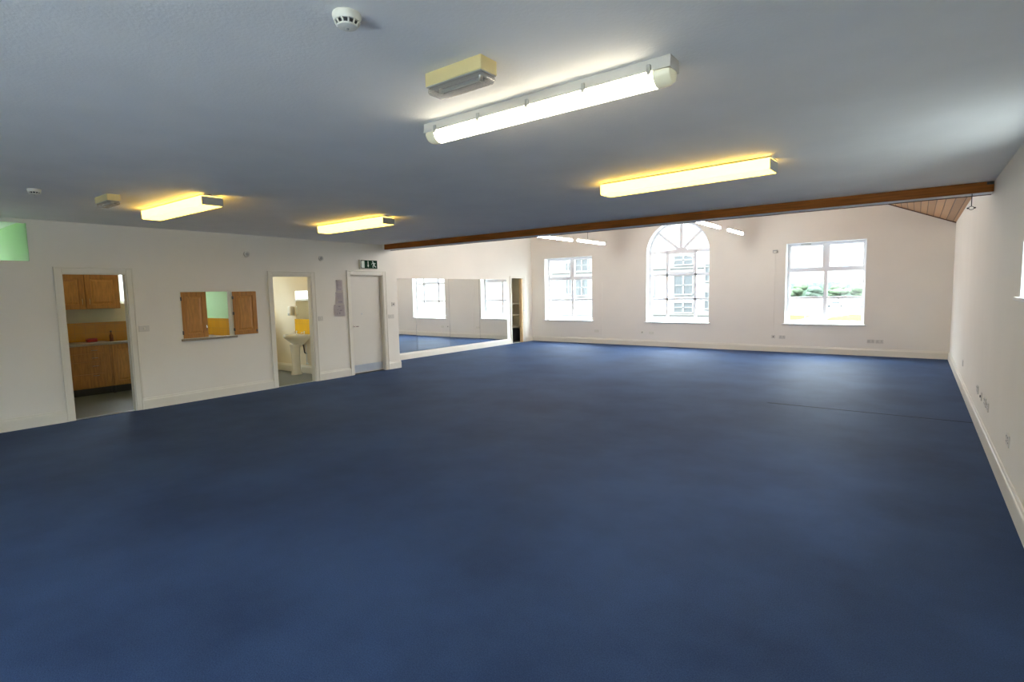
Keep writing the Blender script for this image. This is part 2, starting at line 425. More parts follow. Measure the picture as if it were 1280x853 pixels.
skirt_x('baseboard_left_2', XL, 1, KD[1] + AW, TD[0] - AW, 'skirting under the serving hatch')
skirt_x('baseboard_left_3', XL, 1, TD[1] + AW, ED[0] - AW, 'skirting between washroom doorway and exit door')
skirt_x('baseboard_left_4', XL, 1, ED[1] + AW, YC + 0.022, 'short skirting right of the exit door')
skirt_y('baseboard_return', YC, 1, XM, XL + 0.0, 'skirting round the wall corner')
skirt_x('baseboard_mirror_1', XM, 1, YC + 0.022, SD[0] - 0.07, 'skirting under the mirror panels')
skirt_x('baseboard_mirror_2', XM, 1, SD[1] + 0.07, YF - 0.022, 'short skirting right of the store cupboard')
skirt_y('baseboard_far', YF, -1, XM, XR, 'skirting along the window wall')
skirt_x('baseboard_right', XR, -1, YREAR, YF - 0.022, 'skirting along the right wall')
skirt_y('baseboard_washroom', 6.45, -1, XB, XL - WT, 'skirting inside the washroom', -0.004)

# ---------------------------------------------------------------- door linings and architraves
def architrave(name, hole, label, x=XL, s=1, w=AW, m='trim', lining=WT, jm=None):
    y0, y1, z0, z1 = hole
    o = sempty(name, label)
    for k, (a, c) in enumerate(((y0 - w, y0), (y1, y1 + w))):
        b = B(); box(b, x, x + s * 0.018, a, c, 0, z1 + w, 0.004); 
        e = (a, a + 0.02) if k == 0 else (c - 0.02, c)
        box(b, x + s * 0.016, x + s * 0.028, e[0], e[1], 0, z1 + w, 0.004)
        obj('architrave', b, M[m], o)
    b = B(); box(b, x, x + s * 0.018, y0, y1, z1, z1 + w, 0.004); box(b, x + s * 0.016, x + s * 0.028, y0 - w + 0.001, y1 + w - 0.001, z1 + w - 0.02, z1 + w - 0.0005, 0.004)
    obj('architrave_head', b, M[m], o)
    if lining:
        b = B(); T = 0.012
        box(b, x + s * 0.003, x - s * (lining + 0.004), y0, y0 + T, 0, z1); box(b, x + s * 0.003, x - s * (lining + 0.004), y1 - T, y1, 0, z1)
        box(b, x + s * 0.003, x - s * (lining + 0.004), y0 + T, y1 - T, z1 - T, z1)
        obj('door_lining', b, M[jm or m], o)
    return o
architrave('trim_3', KD, 'painted frame of the kitchen doorway')
architrave('trim_4', TD, 'painted frame of the washroom doorway')
architrave('trim_5', SD, 'white frame of the store cupboard doorway', x=XM, w=0.065, lining=0)
for n, h, t in (('trim_6', KD, 'metal threshold strip in the kitchen doorway'), ('trim_7', TD, 'metal threshold strip in the washroom doorway')):
    b = B(); prism(b, [(-0.02, 0), (-0.014, 0.006), (0.014, 0.006), (0.02, 0)], lambda u, v, t: (XL - 0.06 + u, t, v), h[0] + 0.012, h[1] - 0.012)
    struct(n, b, M['steel'], t)

# exit door: slab set back in its frame
o = architrave('door_1', ED, 'closed white exit door with a steel kick plate, green sign above')
xs = XL - 0.075
b = B(); box(b, xs - 0.044, xs, ED[0] + 0.016, ED[1] - 0.016, 0.012, ED[3] - 0.016, 0.002)
leaf = obj('door_leaf', b, M['door'], o)
b = B(); box(b, xs, xs + 0.0025, ED[0] + 0.03, ED[1] - 0.03, 0.035, 0.185, 0.001)
obj('kick_plate', b, M['steel'], leaf, label='brushed steel kick plate')
b = B(); tube(b, (xs, ED[0] + 0.062, 0.985), (xs + 0.01, ED[0] + 0.062, 0.985), 0.026, 20)
tube(b, (xs + 0.01, ED[0] + 0.062, 0.985), (xs + 0.05, ED[0] + 0.062, 0.985), 0.009)
tube(b, (xs + 0.05, ED[0] + 0.055, 0.985), (xs + 0.05, ED[0] + 0.17, 0.985), 0.0095); ball(b, (xs + 0.05, ED[0] + 0.17, 0.985), 0.0095)
obj('lever_handle', b, M['chrome'], leaf, True)
b = B(); tube(b, (xs, 7.083, 1.237), (xs + 0.004, 7.083, 1.237), 0.014, 20)
obj('lock_cover', b, M['steel'], leaf, True)
b = B(); box(b, XL - 0.115, XL - 0.04, ED[0] + 0.012, ED[1] - 0.012, 0.0, 0.006)
obj('threshold', b, M['black'], o)

# kitchen door leaf, opened inwards and seen end-on
ang = math.radians(180 - 26.0)
d = Vector((math.cos(ang), math.sin(ang), 0)); n = Vector((-d.y, d.x, 0))
door2 = sempty('door_2', 'kitchen door standing open, seen edge-on at the right of its doorway', (XL - WT - 0.006, KD[1] + 0.004, 0))
def leafbox(b, a0, a1, t0, t1, z0, z1):
    prism(b, [(a0, t0), (a1, t0), (a1, t1), (a0, t1)], lambda u, v, t: tuple(d * u + n * v + Vector((0, 0, t))), z0, z1)
b = B(); leafbox(b, 0.02, 0.70, -0.044, 0.0, 0.01, 1.97); lf = obj('door_leaf', b, M['door'], door2)
b = B(); p = d * 0.64 + Vector((0, 0, 0.93))
tube(b, p, p + n * 0.05, 0.009); tube(b, p + n * 0.05, p + n * 0.05 - d * 0.1, 0.009)
tube(b, p, p + n * 0.008, 0.025, 18)
obj('lever_handle', b, M['chrome'], lf, True)

# store cupboard: timber lining, shelves
b = B(); box(b, XM - 0.10, XM - 0.005, SD[1] - 0.085, SD[1] - 0.03, 0.0, SD[3] - 0.01, 0.002)
door3 = sempty('door_3', 'edge of the bare timber cupboard door folded back at its jamb')
lf = obj('door_leaf_edge', b, M['timber'], door3)
b = B(); box(b, XM - 0.09, XM - 0.002, SD[1] - 0.03, SD[1] - 0.004, 0.0, SD[3] - 0.01, 0.002)
obj('jamb', b, M['trim'], door3)
b = B(); tube(b, (XM - 0.004, SD[1] - 0.02, 1.02), (XM + 0.03, SD[1] - 0.02, 1.02), 0.008); ball(b, (XM + 0.035, SD[1] - 0.02, 1.02), 0.016)
obj('knob', b, M['steel'], lf, True)
for k, (z, lab) in enumerate(((1.26, 'upper'), (0.89, 'middle'), (0.50, 'lower'))):
    b = B(); box(b, XM - 0.80, XM - 0.32, 13.4, YF, z - 0.018, z, 0.002); box(b, XM - 0.325, XM - 0.31, 13.4, YF, z - 0.04, z + 0.002, 0.002)
    tag(obj('cupboard_shelf', b, M['palewall']), f'beige painted {lab} shelf inside the narrow store cupboard', 'shelf', 'shelves in the store cupboard')
b = B(); box(b, XM - 0.78, XM - 0.42, 13.42, 14.6, 0.0, 0.40, 0.01); box(b, XM - 0.42, XM - 0.415, 13.6, 14.4, 0.08, 0.30, 0.002)
tag(obj('storage_crate', b, M['darkgrey']), 'dark grey crate in shadow under the lowest cupboard shelf', 'crate')

# ---------------------------------------------------------------- windows
def win_parts(root, fn, w, y, bars_u, bars_v, T=0.070, D=0.06, skip=None):
    """rectangular upvc window; fn(u,v,t); w=(u0,u1,v0,v1); y=t of the inner face"""
    u0, u1, v0, v1 = w
    b = B()
    for a in ((u0, u0 + T, v0, v1), (u1 - T, u1, v0, v1), (u0 + T, u1 - T, v0, v0 + T), (u0 + T, u1 - T, v1 - T, v1)):
        prism(b, [(a[0], a[2]), (a[1], a[2]), (a[1], a[3]), (a[0], a[3])], fn, y, y + D)
    obj('window_frame', b, M['upvc'], root)
    for (c, t, lo, hi) in bars_u:
        b = B(); prism(b, [(c - t / 2, lo), (c + t / 2, lo), (c + t / 2, hi), (c - t / 2, hi)], fn, y + 0.004, y + D - 0.004); obj('mullion', b, M['upvc'], root)
    for (c, t, lo, hi) in bars_v:
        b = B(); prism(b, [(lo, c - t / 2), (hi, c - t / 2), (hi, c + t / 2), (lo, c + t / 2)], fn, y + 0.002, y + D - 0.002); obj('transom', b, M['upvc'], root)
    b = B(); prism(b, [(u0 + T * .5, v0 + T * .5), (u1 - T * .5, v0 + T * .5), (u1 - T * .5, v1 - T * .5), (u0 + T * .5, v1 - T * .5)], fn, y + D / 2 - 0.003, y + D / 2 + 0.003)
    obj('glass_pane', b, M['glass'], root)

YW = YF + 0.22
def sill(root, w, y_in, y_out, over=0.055):
    b = B(); box(b, w[0] - over, w[1] + over, YF - 0.03, YF, w[2] - 0.026, w[2] + 0.002, 0.006, 2)
    box(b, w[0] + 0.001, w[1] - 0.001, YF - 0.004, YW + 0.01, w[2] - 0.02, w[2] + 0.002)
    obj('window_sill', b, M['reveal'], root)
def reveal(root, w, arch=False):
    b = B(); T = 0.004; zt = ZS if arch else w[3]
    for a, c in ((w[0], w[0] + T), (w[1] - T, w[1])): box(b, a, c, YF + 0.002, YW, w[2], zt)
    if not arch: box(b, w[0], w[1], YF + 0.002, YW, w[3] - T, w[3])
    else:
        N = 40
        for i in range(N):
            a0, a1 = PI * i / N, PI * (i + 1) / N
            q = [(CX2 + r * math.cos(a), ZS + r * math.sin(a)) for r, a in ((R2, a0), (R2, a1), (R2 - T, a1), (R2 - T, a0))]
            prism(b, q, fy, YF + 0.002, YW)
    obj('reveal', b, M['reveal'], root)

for name, w, label in (('window_1', W1, 'left square-headed window with six panes'), ('window_3', W3, 'right square-headed window with trees beyond')):
    r = sempty(name, label)
    c = (w[0] + w[1]) / 2 + (0.07 if name == 'window_1' else 0.03)
    c = {'window_1': -8.745, 'window_3': -1.755}[name]
    win_parts(r, fy, w, YW, [(c, 0.075, w[2] + .055, 1.99), (c, 0.115, 2.03, w[3] - .055)], [(2.01, 0.085, w[0] + .055, w[1] - .055), (1.34, 0.052, w[0] + .055, w[1] - .055)])
    sill(r, w, 0, 0); reveal(r, w)
    # opening top lights stand slightly proud
    for a0, a1 in ((w[0] + 0.05, c - 0.045), (c + 0.045, w[1] - 0.05)):
        b = B()
        for q in ((a0, a0 + .03, 2.045, w[3] - .045), (a1 - .03, a1, 2.045, w[3] - .045), (a0 + .03, a1 - .03, 2.045, 2.075), (a0 + .03, a1 - .03, w[3] - .075, w[3] - .045)):
            box(b, q[0], q[1], YW - 0.014, YW + 0.003, q[2], q[3], 0.003)
        obj('top_light_sash', b, M['upvc'], r)
        b = B(); m_ = (a0 + a1) / 2; box(b, m_ - 0.06, m_ + 0.06, YW - 0.03, YW - 0.014, 2.05, 2.068, 0.004)
        obj('handle', b, M['upvc'], r)
b = B(); box(b, -2.30, -2.08, YW - 0.028, YW - 0.002, W3[3] - 0.04, W3[3] - 0.018, 0.005)
obj('trickle_vent', b, M['plasticgrey'], r, label='grey trickle vent')

r = sempty('window_2', 'tall arched window with a fan of glazing bars')
T = 0.065; D = 0.06
b = B()
for a in ((W2[0], W2[0] + T, W2[2], ZS), (W2[1] - T, W2[1], W2[2], ZS), (W2[0] + T, W2[1] - T, W2[2], W2[2] + T)):
    prism(b, [(a[0], a[2]), (a[1], a[2]), (a[1], a[3]), (a[0], a[3])], fy, YW, YW + D)
N = 40
for i in range(N):
    a0, a1 = PI * i / N, PI * (i + 1) / N
    prism(b, [(CX2 + q * math.cos(a), ZS + q * math.sin(a)) for q, a in ((R2, a0), (R2, a1), (R2 - T, a1), (R2 - T, a0))], fy, YW, YW + D)
obj('window_frame', b, M['upvc'], r)
def bar(p, q, t, name):
    p = Vector(p); q = Vector(q); e = (q - p).normalized(); m_ = Vector((-e.y, e.x)) * t / 2
    b = B(); prism(b, [tuple(p + m_), tuple(p - m_), tuple(q - m_), tuple(q + m_)], fy, YW + 0.004, YW + D - 0.004)
    obj(name, b, M['upvc'], r)
ca, cb_ = -5.66, -4.865
cm = (ca + cb_) / 2
zt = 2.655
for c, t in ((ca, 0.062), (cb_, 0.062)): bar((c, W2[2] + T), (c, zt), t, 'mullion')
bar((W2[0] + T, zt), (W2[1] - T, zt), 0.08, 'transom')
bar((W2[0] + T, 2.01), (W2[1] - T, 2.01), 0.065, 'transom')
bar((W2[0] + T, 1.335), (W2[1] - T, 1.335), 0.045, 'transom')
bar((cm, zt), (cm, W2[3] - T), 0.085, 'fan_bar')
for s in (-1, 1):
    bar((cm + s * 0.04, zt + 0.05), (CX2 + s * (R2 - T) * math.cos(math.radians(44)), ZS + (R2 - T) * math.sin(math.radians(44))), 0.07, 'fan_bar')
b = B()
prism(b, [(cm + 0.17 * math.cos(a * PI / 12), zt + 0.02 + 0.10 * math.sin(a * PI / 12)) for a in range(13)], fy, YW + 0.002, YW + D - 0.002)
obj('fan_hub', b, M['upvc'], r)
b = B()
for q in ((ca + .02, ca + .06, 2.045, zt - .03), (cb_ - .06, cb_ - .02, 2.045, zt - .03), (ca + .06, cb_ - .06, 2.045, 2.08), (ca + .06, cb_ - .06, zt - .07, zt - .03)):
    box(b, q[0], q[1], YW - 0.014, YW + 0.003, q[2], q[3], 0.003)
obj('top_light_sash', b, M['upvc'], r)
b = B()
pts = [(W2[0] + .02, W2[2] + .02), (W2[1] - .02, W2[2] + .02)] + [(CX2 + (R2 - .02) * math.cos(PI * i / 30), ZS + (R2 - .02) * math.sin(PI * i / 30)) for i in range(31)]
prism(b, pts, fy, YW + D / 2 - .003, YW + D / 2 + .003)
obj('glass_pane', b, M['glass'], r)
sill(r, W2, 0, 0); reveal(r, W2, True)

for k, w in enumerate(RW):
    r = sempty(f'window_{4 + k}', 'side window in the right wall' if k == 0 else 'side window in the right wall behind the camera')
    fn = lambda u, v, t: (t, u, v)
    win_parts(r, fn, w, XR + 0.19, [((w[0] + w[1]) / 2, 0.06, w[2] + .055, w[3] - .055)], [])
    b = B(); box(b, XR - 0.03, XR, w[0] - 0.07, w[1] + 0.07, w[2] - 0.026, w[2] + 0.002, 0.006, 2); box(b, XR - 0.002, XR + 0.2, w[0] + .001, w[1] - .001, w[2] - 0.02, w[2] + 0.002)
    obj('window_sill', b, M['reveal'], r)
    b = B()
    for a, c in ((w[0], w[0] + .004), (w[1] - .004, w[1])): box(b, XR + .002, XR + .19, a, c, w[2], w[3])
    box(b, XR + .002, XR + .19, w[0], w[1], w[3] - .004, w[3]); obj('reveal', b, M['reveal'], r)
for k, w in enumerate(KW):
    r = sempty(f'window_{7 + k}', ['kitchen window over the sink', 'washroom window high in its back wall', 'window of the green room'][k])
    win_parts(r, lambda u, v, t: (-t, u, v), w, -XB + 0.08, [], [], T=0.04)
    b = B(); box(b, XB - 0.08, XB + 0.02, w[0] - .02, w[1] + .02, w[2] - .02, w[2] + 0.001, .004); obj('window_sill', b, M['reveal'], r)
for k, w in enumerate([(-3.3, -1.5, 0.35, 2.5), (-1.2, 0.4, 0.35, 2.5)]):  # unseen rear windows added to light the near floor and ceiling
    r = sempty(f'window_{5 + k}', 'added unseen window in the rear wall, letting in daylight behind the camera')
    win_parts(r, lambda u, v, t: (u, -t, v), w, -YREAR + 0.1, [((w[0] + w[1]) / 2, 0.06, w[2] + .055, w[3] - .055)], [])

# ---------------------------------------------------------------- the beam at the edge of the low ceiling
bm_ = thing('ceiling_beam', 'long brown timber-faced beam along the edge of the low ceiling', 'beam', (0, YB, ZC - 0.11))
b = B(); box(b, XL + 0.08, XR - 0.002, 0.0, 0.024, 0.0, 0.108, 0.003); obj('front_fascia', b, M['fascia'], bm_)
b = B(); box(b, XL + 0.002, XR - 0.002, 0.0245, 0.23, 0.001, 0.108); obj('painted_core', b, M['reveal'], bm_, label='white painted underside')
b = B(); box(b, XL + 0.002, XR - 0.002, 0.2305, 0.250, -0.006, 0.108, 0.003); obj('rear_fascia', b, M['darkwood'], bm_, label='dark rear edge board')
b = B(); box(b, XR - 0.06, XR - 0.004, -0.012, 0.0, 0.075, 0.105, 0.003); ball(b, (XR - 0.04, -0.014, 0.088), 0.006)
obj('end_bracket', b, M['black'], bm_)

hk = thing('hanging_hook', 'thin black rod with a small open ring, hanging under the right end of the beam', 'hook', (0.437, YB + 0.05, 2.41))
b = B(); tube(b, (0, 0, 0.035), (0, 0, 0.174), 0.004, 8); obj('rod', b, M['black'], hk, True)
b = B(); t = [(0.022 * math.cos(a * PI / 8), 0, 0.014 + 0.018 * math.sin(a * PI / 8)) for a in range(17)]
path(b, t, 0.003, 6); obj('ring', b, M['black'], hk, True)
for s in (-1, 1):
    b = B(); ball(b, (s * 0.030, 0, 0.014), 0.009, 10, 8); obj('end_knob', b, M['black'], hk, True)

# ---------------------------------------------------------------- mirrors
ys = [8.24, 9.488, 10.72, 11.985, 13.30]
labs = ['frameless wall mirror panel nearest the exit door, far left of the row', 'second mirror panel from the left, reflecting the left part of the arched window',
        'third mirror panel from the left, between two vertical joints', 'rightmost mirror panel, beside the store cupboard doorway']
for k in range(4):
    tz = [-0.0006, 0.0004, 0.0012, -0.0006][k]
    m_ = thing('wall_mirror', labs[k], 'mirror', (XM + 0.012, (ys[k] + ys[k + 1]) / 2, 0.17), tz, 'mirror panels along the wall')
    h = (ys[k + 1] - ys[k]) / 2 - 0.003
    b = B(); box(b, -0.003, 0.003, -h, h, 0.0, 1.842, 0.001); g = obj('mirror_glass', b, M['mirror'], m_)
    m_.rotation_euler[1] = [0.0008, -0.0004, -0.0010, 0.0004][k]
    b = B(); box(b, -0.010, -0.0031, -h, h, 0.001, 1.84); obj('backing_board', b, M['darkgrey'], m_)

# ---------------------------------------------------------------- serving hatch
o = sempty('trim_8', 'white lining of the serving hatch')
b = B(); T = 0.012
for a, c in ((HA[0], HA[0] + T), (HA[1] - T, HA[1])): box(b, XL + 0.004, XL - WT - 0.01, a, c, HA[2], HA[3])
box(b, XL + 0.004, XL - WT - 0.01, HA[0] + T, HA[1] - T, HA[3] - T, HA[3]); obj('lining', b, M['trim'], o)
b = B(); box(b, XL - WT - 0.03, XL + 0.04, HA[0] - 0.02, HA[1] + 0.05, 0.965, 0.998, 0.005, 2)
tag(obj('serving_sill', b, M['worktop']), 'narrow wooden sill board under the serving hatch', 'sill')

def panel_leaf(root, w, h, t=0.02, s=1, arch=False, fw=0.07):
    """door panel in local y (0..w), z(0..h), face towards +x*s"""
    b = B(); g = 0.003
    box(b, 0, s * t, 0, fw, 0, h, g); box(b, 0, s * t, w - fw, w, 0, h, g)
    box(b, 0, s * t, fw - .001, w - fw + .001, 0, fw, g); box(b, 0, s * t, fw - .001, w - fw + .001, h - fw, h, g)
    fr = obj('door_frame', b, M['oak'], root)
    b = B()
    box(b, 0, s * (t - 0.014), fw - .002, w - fw + .002, fw - .002, h - fw + .002)
    q = 0.04
    x1 = s * (t - 0.002)
    # raised field with sloped edge
    A = [(fw + .012, fw + .012), (w - fw - .012, fw + .012), (w - fw - .012, h - fw - .012), (fw + .012, h - fw - .012)]
    Bp = [(fw + q, fw + q), (w - fw - q, fw + q), (w - fw - q, h - fw - q), (fw + q, h - fw - q)]
    va = [b.verts.new((s * (t - 0.014), y, z)) for y, z in A]; vb = [b.verts.new((x1, y, z)) for y, z in Bp]
    for i in range(4): b.faces.new((va[i], va[(i + 1) % 4], vb[(i + 1) % 4], vb[i]))
    b.faces.new(vb)
    obj('raised_panel', b, M['oak2'], root)
    return fr
def bow(b, x, y, z0, z1, out=0.028, s=1):
    pts = [(x, y, z0), (x + s * out * .8, y, z0 + .012), (x + s * out, y, (z0 + z1) / 2), (x + s * out * .8, y, z1 - .012), (x, y, z1)]
    return path(b, pts, 0.005, 8)

hd = thing('hatch_shutter', 'left oak hatch shutter, closed, with an upright bow handle', 'shutter', (XL - 0.02, HA[0] + 0.013, HA[2] + 0.004), 0, 'oak shutters of the serving hatch')
panel_leaf(hd, 0.375, 0.725)
b = B(); bow(b, 0.02, 0.345, 0.10, 0.20); obj('bow_handle', b, M['chrome'], hd, True, label='chrome handle')
for z in (0.09, 0.62):
    b = B(); box(b, 0.015, 0.027, -0.01, 0.012, z - 0.03, z + 0.03, 0.002); obj('hinge', b, M['darkgrey'], hd)
hd = thing('hatch_shutter', 'right oak hatch shutter, folded open flat against the wall', 'shutter', (XL + 0.006, HA[1] + 0.012, HA[2] + 0.006), 0, 'oak shutters of the serving hatch')
panel_leaf(hd, 0.40, 0.722)
for z in (0.09, 0.36, 0.62):
    b = B(); box(b, 0.012, 0.026, -0.014, 0.012, z - 0.025, z + 0.025, 0.002); obj('hinge', b, M['darkgrey'], hd)
b = B(); box(b, 0.018, 0.026, 0.37, 0.388, 0.03, 0.075, 0.002); obj('catch', b, M['darkgrey'], hd)

# ---------------------------------------------------------------- wall fittings
def plate(name, label, cat, p, face, w, h, kind, group=None, m='socket'):
    """face: 'x' (+x facing), '-x', '-y'"""
    rz = {'x': 0.0, '-x': PI, '-y': -PI / 2}[face]
    t = thing(name, label, cat, p, rz, group)
    b = B(); box(b, 0, 0.010, -w / 2, w / 2, -h / 2, h / 2, 0.003, 2); obj('face_plate', b, M[m], t)
    if kind == 'switch':
        b = B(); box(b, 0.009, 0.016, -0.012, 0.012, -0.018, 0.018, 0.003); obj('rocker', b, M['plastic'], t)
    elif kind == 'double':
        for k in (-1, 1):
            b = B(); box(b, 0.009, 0.014, k * w * .22 - 0.006, k * w * .22 + 0.006, h * .22, h * .38, 0.001); obj('rocker', b, M['plasticgrey'], t)
            b = B()
            for dy, dz in ((0, .1), (-.011, -.16), (.011, -.16)): box(b, 0.0095, 0.0108, k * w * .26 + dy - .004, k * w * .26 + dy + .004, dz * h - .004, dz * h + .004)
            obj('pin_holes', b, M['black'], t)
    elif kind == 'blank':
        for k in (-1, 1):
            b = B(); tube(b, (0.009, k * w * .36, 0), (0.012, k * w * .36, 0), 0.004, 8); obj('screw', b, M['plasticgrey'], t)
    elif kind == 'jack':
        b = B(); box(b, 0.0095, 0.018, -0.012, 0.012, -0.014, 0.012, 0.002); obj('jack_port', b, M['black'], t)
    return t
plate('light_switch', 'light switch on the wall right of the kitchen doorway', 'switch', (XL, 3.10, 1.20), 'x', 0.14, 0.088, 'switch')
plate('light_switch', 'light switch between the washroom doorway and the paper notices', 'switch', (XL, 6.06, 1.195), 'x', 0.10, 0.088, 'switch')
plate('light_switch', 'light switch low on the wall end right of the exit door', 'switch', (XL, 7.80, 1.15), 'x', 0.15, 0.086, 'switch')
plate('key_switch', 'small control with a dark centre above the switch right of the exit door', 'switch', (XL, 7.87, 1.415), 'x', 0.10, 0.09, 'jack')
for y, z, lab in ((4.70, 2.36, 'small round alarm sounder high on the wall above the hatch shutter'), (6.13, 2.34, 'small round alarm sounder high on the wall beside the exit sign')):
    t = thing('alarm_sounder', lab, 'alarm', (XL, y, z), 0, 'small alarm sounders')
    b = B(); tube(b, (0, 0, 0), (0.03, 0, 0), 0.05, 24, 0.046); obj('base', b, M['socket'], t, True)
    b = B(); tube(b, (0.03, 0, 0), (0.038, 0, 0), 0.028, 20, 0.02); obj('grille', b, M['plasticgrey'], t, True)
GS = 'sockets low on the window wall'; GR = 'sockets low on the right wall'
plate('wall_socket', 'faint socket left of the thin conduit on the window wall', 'socket', (-7.78, YF, 0.385), '-y', 0.16, 0.085, 'blank', GS, 'plastic')
plate('data_socket', 'small data socket with a dark port left below the arched window', 'socket', (-6.305, YF, 0.387), '-y', 0.088, 0.085, 'jack', GS, 'plastic')
plate('wall_socket', 'blank plate under the left end of the arched window sill', 'socket', (-6.03, YF, 0.378), '-y', 0.146, 0.085, 'blank', GS, 'plastic')
plate('data_socket', 'small dark-centred socket left below the right window', 'socket', (-2.83, YF, 0.375), '-y', 0.09, 0.088, 'jack', GS)
plate('wall_socket', 'double socket under the left end of the right window sill', 'socket', (-2.63, YF, 0.37), '-y', 0.146, 0.085, 'double', GS)
plate('wall_socket', 'left one of two adjoining double sockets right below the right window', 'socket', (-0.79, YF, 0.337), '-y', 0.15, 0.086, 'double', GS)
plate('wall_socket', 'right one of two adjoining double sockets right below the right window', 'socket', (-0.625, YF, 0.337), '-y', 0.15, 0.086, 'double', GS)
plate('wall_socket', 'single socket on the right wall farthest from the camera', 'socket', (XR, 10.6, 0.411), '-x', 0.16, 0.088, 'blank', GR)
plate('wall_socket', 'farthest of the cluster of sockets on the right wall', 'socket', (XR, 8.07, 0.405), '-x', 0.15, 0.09, 'double', GR)
plate('data_socket', 'dark-ported socket in the middle of the cluster on the right wall', 'socket', (XR, 7.63, 0.40), '-x', 0.09, 0.09, 'jack', GR)
plate('wall_socket', 'third socket of the cluster on the right wall, left half of a pair', 'socket', (XR, 7.22, 0.41), '-x', 0.15, 0.09, 'double', GR)
plate('wall_socket', 'nearest socket of the cluster on the right wall, right half of a pair', 'socket', (XR, 6.98, 0.405), '-x', 0.15, 0.09, 'double', GR)
plate('wall_socket', 'double socket on the right wall nearest the camera', 'socket', (XR, 5.49, 0.42), '-x', 0.15, 0.09, 'double', GR)
t = thing('motion_sensor', 'small box sensor high on the wall left of the right window', 'sensor', (-2.83, YF, 2.49), -PI / 2)
b = B(); box(b, 0, 0.04, -0.055, 0.055, -0.035, 0.035, 0.008, 2); obj('housing', b, M['plasticgrey'], t)
b = B(); box(b, 0.039, 0.046, -0.035, 0.035, -0.028, 0.0, 0.004); obj('lens', b, M['plastic'], t)
for x, z0, z1, lab in ((-7.6, 0.166, 1.84, 'thin white conduit running up the wall between the left and arched windows'), (-2.83, 0.43, 2.45, 'thin white conduit from the socket up to the sensor left of the right window')):
    t = thing('cable_conduit', lab, 'conduit', (x, YF, z0), 0, 'conduits on the window wall')
    b = B(); box(b, -0.008, 0.008, -0.010, 0.0, 0, z1 - z0, 0.003); obj('channel', b, M['wall'], t)

# exit sign
t = thing('exit_sign', 'green and white running-man exit sign above the closed door', 'sign', (XL, 7.005, 2.157))
b = B(); box(b, 0, 0.05, 0, 0.445, 0, 0.192, 0.006, 2); cs = obj('case', b, M['plastic'], t)
b = B(); box(b, 0.049, 0.0525, 0.012, 0.433, 0.012, 0.180, 0.001); obj('green_panel', b, M['sign_green'], t)
def flat(pts, name):
    b = B(); prism(b, pts, fx, 0.052, 0.0535); obj(name, b, M['sign_white'], t)
flat([(0.028, 0.028), (0.105, 0.022), (0.105, 0.168), (0.028, 0.160)], 'door_symbol')
flat([(0.190, 0.165), (0.206, 0.165), (0.206, 0.08), (0.222, 0.08), (0.198, 0.035), (0.174, 0.08), (0.190, 0.08)], 'arrow_symbol')
b = B()
def disc(cy_, cz, r): prism(b, [(cy_ + r * math.cos(k * PI / 8), cz + r * math.sin(k * PI / 8)) for k in range(16)], fx, 0.052, 0.0535)
def limb(p, q, w0, w1):
    p = Vector(p); q = Vector(q); e = (q - p).normalized(); m_ = Vector((-e.y, e.x))
    prism(b, [tuple(p + m_ * w0), tuple(p - m_ * w0), tuple(q - m_ * w1), tuple(q + m_ * w1)], fx, 0.052, 0.0535)
disc(0.318, 0.152, 0.015); limb((0.330, 0.135), (0.350, 0.085), 0.016, 0.013)
limb((0.335, 0.128), (0.300, 0.118), .007, .006); limb((0.300, 0.118), (0.285, 0.095), .006, .005)
limb((0.340, 0.128), (0.368, 0.110), .007, .006); limb((0.368, 0.110), (0.385, 0.125), .006, .005)
limb((0.348, 0.088), (0.318, 0.068), .010, .008); limb((0.318, 0.068), (0.322, 0.028), .008, .007)
limb((0.352, 0.088), (0.368, 0.058), .010, .008); limb((0.368, 0.058), (0.400, 0.042), .008, .007)
obj('running_man_symbol', b, M['sign_white'], t)

# notices
for k, (y0, y1, z0, z1, lab) in enumerate(((6.435, 6.585, 1.705, 1.93, 'topmost of the three lilac paper notices beside the exit door'), (6.412, 6.60, 1.455, 1.69, 'middle of the three lilac paper notices beside the exit door'), (6.365, 6.62, 1.22, 1.445, 'lowest and widest of the three lilac paper notices beside the exit door'))):
    t = thing('paper_notice', lab, 'notice', (XL + 0.002, (y0 + y1) / 2, z0), 0, 'paper notices left of the exit door')
    w, h = (y1 - y0), z1 - z0
    b = B(); N = 8; rows = []
    for i in range(N + 1):
        v = i / N; c = 0.010 * (1 - v) ** 2 if k == 2 else 0.004 * (1 - v) ** 2
        rows.append([b.verts.new((0.0015 + c, -w / 2 + w * s, h * v)) for s in (0, 1)])
    for i in range(N): b.faces.new((rows[i][0], rows[i][1], rows[i + 1][1], rows[i + 1][0]))
    bmesh.ops.solidify(b, geom=list(b.faces), thickness=0.0008)
    obj('sheet', b, M['paper'], t)
    random.seed(k + 3)
    marks = []
    if k < 2:
        z = h - 0.035
        while z > 0.10:
            e = w * random.uniform(.25, .38); marks.append((0, z - .003, 2 * e, .006)); z -= 0.020
        marks.append((w * .05, .045, w * .5, .03))
    else:
        marks = [(0, .19, .05, .02), (-.04, .13, .03, .012), (.03, .11, .05, .02), (0.0, .06, .03, .03), (-.06, .05, .02, .02)]
    for (yy, zz, ww, hh) in marks:
        c = (0.010 if k == 2 else 0.004) * (1 - zz / h) ** 2 + 0.0026
        b = B(); box(b, c, c + 0.0008, yy - ww / 2, yy + ww / 2, zz - hh / 2, zz + hh / 2); obj('printed_mark', b, M['ink'], t)
    b = B(); tube(b, (0.002, -w * .42, h - .012), (0.006, -w * .42, h - .012), 0.005, 10); obj('pin', b, M['darkgrey'], t)

